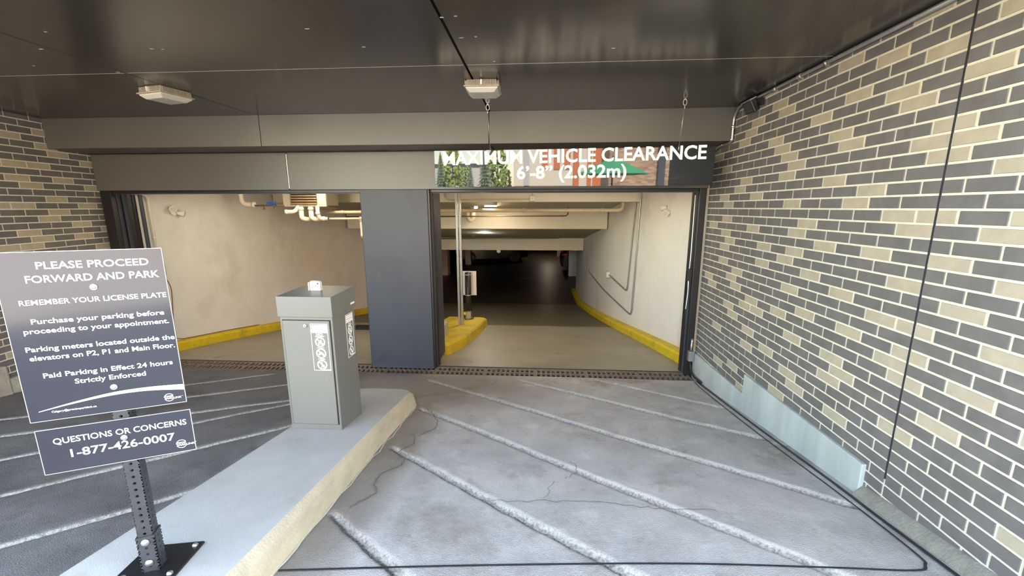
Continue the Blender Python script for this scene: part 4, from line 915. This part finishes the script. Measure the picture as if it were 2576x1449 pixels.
mb = MB(); mb.box((-1.785, 5.772, zc+.150), (-1.42, 6.168, zc+.172)); part('lid', mb, M['grey_box'], gbx, bevel=.004)
mb = MB(); mb.box((-1.46, 5.76, zc-.012), (-1.44, 5.79, zc+.02)); part('foot', mb, M['galv'], gbx)
bo = thing('bollard', 'black round bollard standing on the yellow island', 'bollard', (-1.47, 8.3, rz(8.3)+.15))
mb = MB(); mb.cyl((-1.47, 8.3, rz(8.3)+.145), (-1.47, 8.3, .62), .064, 20); mb.ball((-1.47, 8.3, .62), .064, .064, .02); part('post', mb, M['black'], bo)
for z in (.585, .155): 
    mb = MB(); mb.cyl((-1.47, 8.3, z-.008), (-1.47, 8.3, z+.008), .067, 20); part('band', mb, M['silver'], bo, label='bright metal band')
mb = MB(); mb.box((-1.645, 8.366, .135), (-1.305, 8.374, .648)); solo('sign_board', mb, M['white_plastic'], 'blank white board strapped behind the black bollard', 'sign', (-1.475, 8.37, .135), bevel=.004)
ob = thing('outlet_box', 'grey outlet box with a yellow plug at the foot of the bollard', 'electrical box', (-1.46, 8.1, rz(8.1)+.155))
mb = MB(); mb.box((-1.50, 8.08, rz(8.1)+.15), (-1.385, 8.2, rz(8.1)+.31)); part('case', mb, M['galv'], ob, bevel=.006)
mb = MB(); mb.cyl((-1.505, 8.04, rz(8.1)+.28), (-1.505, 8.10, rz(8.1)+.28), .03, 12); mb.box((-1.53, 8.03, rz(8.1)+.26), (-1.48, 8.07, rz(8.1)+.32)); pl = part('plug', mb, M['yellow'], ob, bevel=.004, label='yellow plug')
mb = MB(); mb.tube(ri([(-1.505, 8.04, rz(8.1)+.265), (-1.51, 8.02, rz(8.1)+.19), (-1.46, 8.03, rz(8.1)+.16), (-1.35, 8.12, rz(8.1)+.165), (-1.36, 8.25, rz(8.1)+.17)], .05), .010, 8); part('cord', mb, M['blackrub'], ob)

# ------------------------------------------------------------------ the deck beyond the ramp
zd = rz(14)
def deck_col(x0, x1, y0, y1, label):
    mb = MB(); mb.box((x0, y0, zd-.01), (x1, y1, 1.05)); struct('column', mb, M['paint_wall_r'], bevel=.01, label=label)
deck_col(-4.90, -4.36, 19.2, 19.7, 'white deck column farthest left')
deck_col(-4.20, -3.88, 23.0, 23.4, 'white deck column behind the steel posts')
deck_col(-4.15, -3.95, 26.2, 26.6, 'thin far deck column')
deck_col(1.40, 1.80, 19.3, 19.8, 'white deck column beside the parked grey car')
deck_col(1.20, 1.50, 27.0, 27.5, 'far white deck column behind the parked grey car')
mb = MB(); mb.box((-1.1, 18.5, zd), (-.15, 18.62, zd+.004)); struct('trim_9', mb, M['stripe'])
twin_head((-4.62, 19.19, .52), (0, -1, 0), 'white emergency light at the head of the leftmost deck column', 1.3)
def car(loc, rotz, paint, label, tail=True):
    t = thing('car', label, 'car', loc, rotz)
    prof = [(0.02,.32),(-.02,.45),(.0,.62),(.05,.80),(.12,.95),(.30,1.32),(.48,1.46),(.9,1.52),(1.7,1.50),(2.2,1.38),(2.9,.98),(3.7,.88),(4.15,.74),(4.28,.55),(4.25,.30),(3.9,.22),(.4,.22)]
    mb = MB(); n = len(prof); rings = []
    for y, k in ((-.88,.94),(-.80,1.0),(.80,1.0),(.88,.94)):
        rings.append([(2.1+(x-2.1)*k, y*(1 - .22*max(0, z-.9)), z*(1 if abs(y) < .85 else .97)) for x, z in prof])
    vs = [v for r_ in rings for v in r_]; fs = []
    for j in range(3):
        for i in range(n): i2 = (i+1) % n; fs.append((j*n+i, j*n+i2, (j+1)*n+i2, (j+1)*n+i))
    mb.add(vs, fs, 0, True); mb.add(rings[0], [list(range(n))]); mb.add(rings[3], [list(range(n))[::-1]])
    part('body', mb, paint, t, bevel=.02, world=False)
    for s_ in (-1, 1):
        mb = MB(); w = [(.42,1.0),(.55,1.34),(.95,1.42),(1.7,1.40),(2.12,1.30),(2.62,1.0)]
        mb.prism([(x, s_*(.885*(1-.22*(z-.9))+.002), z) for x, z in w], (0, .004*s_, 0)); part('side_window', mb, M['glass'], t, world=False)
        for x in (.82, 3.45):
            mb = MB(); mb.cyl((x, s_*.70, .32), (x, s_*.90, .32), .32, 24); wl = part('wheel', mb, M['blackrub'], t, world=False)
            mb = MB(); mb.cyl((x, s_*.89, .32), (x, s_*.915, .32), .20, 18); part('hub_cap', mb, M['car'], wl, world=False, label='silver hub cap')
        mb = MB(); mb.prism([(.05, s_*.86, .86), (.26, s_*.895, .88), (.28, s_*.89, .95), (.08, s_*.83, .94)], (-.015, .02*s_, 0)); part('tail_light', mb, M['taillight'] if tail else M['headlight'], t, world=False, label='tail light')
    mb = MB(); mb.prism([(.115,-.62,1.0),(.115,.62,1.0),(.29,.54,1.33),(.29,-.54,1.33)], (-.012, 0, .004)); part('rear_window', mb, M['glass'], t, world=False)
    mb = MB(); mb.box((-.035, -.26, .50), (-.015, .26, .61)); part('number_plate', mb, M['white_plastic'], t, world=False)
    return t
car((1.08, 21.2, zd), 0, M['car'], 'dark grey car with a red tail light parked behind the right deck column')
car((-5.0, 24.6, zd), R(10), M['car_black'], 'black car parked in the dark on the left of the deck', tail=False)
# unseen strip lamps: one over the deck, the bay ones added as fill
def unseen_strip_lamp(x, y, z, e, label, w=1.2):
    t = thing('unseen_strip_light', label, 'ceiling light', (x, y, z)); mb = MB(); mb.box((x-.08, y-w/2, z-.06), (x+.08, y+w/2, z)); part('housing', mb, M['white_plastic'], t, bevel=.006)
    mb = MB(); mb.box((x-.06, y-w/2+.03, z-.085), (x+.06, y+w/2-.03, z-.06)); part('diffuser', mb, M['unseen_glow'], t)
    ld = bpy.data.lights.new('strip', 'AREA'); ld.shape = 'RECTANGLE'; ld.size = .12; ld.size_y = w-.06; ld.energy = e; ld.color = (1, .94, .84)
    lo_ = bpy.data.objects.new('strip', ld); COL.objects.link(lo_); lo_.parent = t; lo_.location = (0, 0, -.09)
    return t
unseen_strip_lamp(.6, 27, 1.05, .5, 'unseen strip lamp over the far right of the deck')
unseen_strip_lamp(-3.4, 5.9, 2.53, .9, 'added unseen lamp on the slab behind the left opening')
unseen_strip_lamp(.1, 5.9, 2.53, .8, 'added unseen lamp on the slab behind the right opening')
unseen_strip_lamp(-1.0, 8.55, 2.05, .8, 'added unseen lamp on the slab between the first and second beam')

# ------------------------------------------------------------------ across the street (what the mirror sign shows)
def spruce(x, y, h, label, rr):
    t = thing('spruce_tree', label, 'tree', (x, y, zs), 0, 'trees across the street')
    mb = MB(); tiers = 16
    for k in range(tiers):
        z0 = zs + h*(.08 + .90*k/tiers); rad = h*.18*(1-k/tiers)**.9 + .10; nn = 13; vs = [(x, y, z0 + h*.10)]
        for i in range(nn*2):
            a = math.pi*i/nn + k; q = rad*(1 if i % 2 else .52)*rr.uniform(.75, 1.1); vs.append((x+q*math.cos(a), y+q*math.sin(a), z0 - (.05*h*.6 if i % 2 else 0)))
        mb.add(vs, [(0, 1+i, 1+(i+1) % (2*nn)) for i in range(2*nn)])
    part('foliage', mb, M['leaf_b'], t); mb = MB(); mb.cyl((x, y, zs), (x, y, zs+h*.9), .14, 8, r1=.03); part('trunk', mb, M['bark'], t)
def leafy(x, y, h, label, rr):
    t = thing('leafy_tree', label, 'tree', (x, y, zs), 0, 'trees across the street')
    mb = MB()
    for k in range(230):
        a = rr.uniform(0, 2*math.pi); u = rr.uniform(-.95, 1); q = rr.uniform(.45, 1)**.5
        w = h*.17*math.sqrt(1-u*u*.85)*q; c = Vector((x+w*math.cos(a), y+w*math.sin(a), zs+h*(.58+.41*u*q)))
        s_ = h*.035*rr.uniform(.6, 1.3); d1 = Vector((rr.gauss(0,1), rr.gauss(0,1), rr.gauss(0,1))).normalized()*s_; d2 = d1.orthogonal().normalized()*s_
        d3 = d1.cross(d2).normalized()*s_
        mb.add([tuple(c+d1), tuple(c+d2), tuple(c-d1), tuple(c-d2), tuple(c+d3), tuple(c-d3)], [(0,1,4),(1,2,4),(2,3,4),(3,0,4),(1,0,5),(2,1,5),(3,2,5),(0,3,5)])
    part('foliage', mb, M['leaf_a'], t); mb = MB(); mb.cyl((x, y, zs), (x, y, zs+h*.75), .16, 8, r1=.04); part('trunk', mb, M['bark'], t)
rr = random.Random(4)
D0 = 42.0   # total sight distance via the mirror; y = 4 - (D - 4)
def ry(D): return 8.0 - D
KS = -.075     # the sign hangs turned a little to the left
for D, k, hh, kind, lab in [(46, -.235, 6.2, 's', 'spruce at the far left of the mirrored view'), (44, -.205, 6.6, 'l', 'bright leafy tree beside the far spruce'), (50, -.175, 5.0, 'l', 'low leafy tree between the spruces'), (43, -.125, 6.9, 's', 'tallest spruce in the mirrored view'), (47, -.095, 7.6, 'l', 'tall bright leafy tree next to the tallest spruce'), (37, -.160, 3.9, 's', 'short spruce in front'), (40, -.075, 3.9, 'l', 'small bright leafy tree by the cream building')]:
    (spruce if kind == 's' else leafy)((k+KS)*D, ry(D), hh*.86, lab + ' across the street', rr)
def block(name, k0, k1, D, h, depth, m, label, wins=()):
    x0, x1 = (k0+KS)*D, (k1+KS)*D; y = ry(D); t = thing(name, label, 'building', ((x0+x1)/2, y, zs))
    mb = MB(); mb.box((x0, y-depth, zs), (x1, y, zs+h)); part('wall', mb, m, t)
    for (a, b, c, d, mm, nm) in wins:
        mb = MB(); mb.box(((a+KS)*D, y, zs+c), ((b+KS)*D, y+.06, zs+d)); part(nm, mb, mm, t)
    return t
block('building', -.055, .085, 38, 10, 8, M['cream_b'], 'cream building with orange panels across the street', [(-.03, -.018, 0.2, 9, M['grey_b'], 'pilaster'), (.012, .026, 3.0, 9, M['orange_b'], 'wall_panel'), (.040, .054, 3.0, 9, M['orange_b'], 'wall_panel'), (.064, .078, 3.0, 9, M['orange_b'], 'wall_panel'), (-.055, .085, 0, 1.6, M['brick_tan'], 'plinth')])
block('building', .0855, .172, 37.9, 10, 8, M['orange_b'], 'orange stucco building across the street', [(.098, .116, 0.3, 9, M['cream_b'], 'pilaster'), (.126, .129, .3, 9, M['cream_b'], 'pilaster')])
block('building', -.30, -.14, 70, 5.0, 8, M['grey_b'], 'pale house with a dark flat roof behind the trees', [(-.31, -.13, 5.0, 5.6, M['roof_b'], 'roof')])
# brick corner building on the right
def brickblock():
    D = 22; x0, x1 = (.172+KS)*D, (.62+KS)*D; y = ry(D); t = thing('building', 'tan brick building with a dark downpipe across the street', 'building', ((x0+x1)/2, y, zs))
    m = bpy.data.materials.new('street_brick'); m.use_nodes = True; tn = m.node_tree; b = tn.nodes['Principled BSDF']
    tc = tn.nodes.new('ShaderNodeTexCoord'); mp = tn.nodes.new('ShaderNodeMapping'); mp.inputs['Rotation'].default_value = (R(90), 0, 0); br = tn.nodes.new('ShaderNodeTexBrick')
    br.inputs['Color1'].default_value = (*lin((196, 164, 132)), 1); br.inputs['Color2'].default_value = (*lin((140, 106, 86)), 1); br.inputs['Mortar'].default_value = (*lin((170, 156, 140)), 1)
    br.inputs['Scale'].default_value = 1.0; br.inputs['Brick Width'].default_value = .30; br.inputs['Row Height'].default_value = .085; br.inputs['Mortar Size'].default_value = .008
    tn.links.new(tc.outputs['Object'], mp.inputs[0]); tn.links.new(mp.outputs[0], br.inputs[0]); tn.links.new(br.outputs[0], b.inputs['Base Color']); b.inputs['Roughness'].default_value = .85
    mb = MB(); mb.box((x0, y-6, zs), (x1, y, zs+9)); part('wall', mb, m, t)
    mb = MB(); mb.box(((.280+KS)*D, y, zs), ((.295+KS)*D, y+.12, zs+9)); part('downpipe', mb, M['roof_b'], t)
brickblock()
um = thing('patio_umbrella', 'green patio umbrella across the street', 'umbrella', (.110*16, ry(16), zs))
c = Vector((.110*16, ry(16), zs+1.75)); mb = MB(); n = 8
mb.add([tuple(c+Vector((0,0,.62)))] + [tuple(c+Vector((1.35*math.cos(2*math.pi*i/n), 1.35*math.sin(2*math.pi*i/n), 0))) for i in range(n)], [(0, 1+i, 1+(i+1) % n) for i in range(n)] ); part('canopy', mb, M['umbrella'], um)
mb = MB(); mb.cyl((c.x, c.y, zs), (c.x, c.y, zs+2.4), .03, 8); part('pole', mb, M['black'], um)
mb = MB(); mb.cyl((c.x, c.y, zs), (c.x, c.y, zs+.08), .3, 16); part('base', mb, M['black'], um)
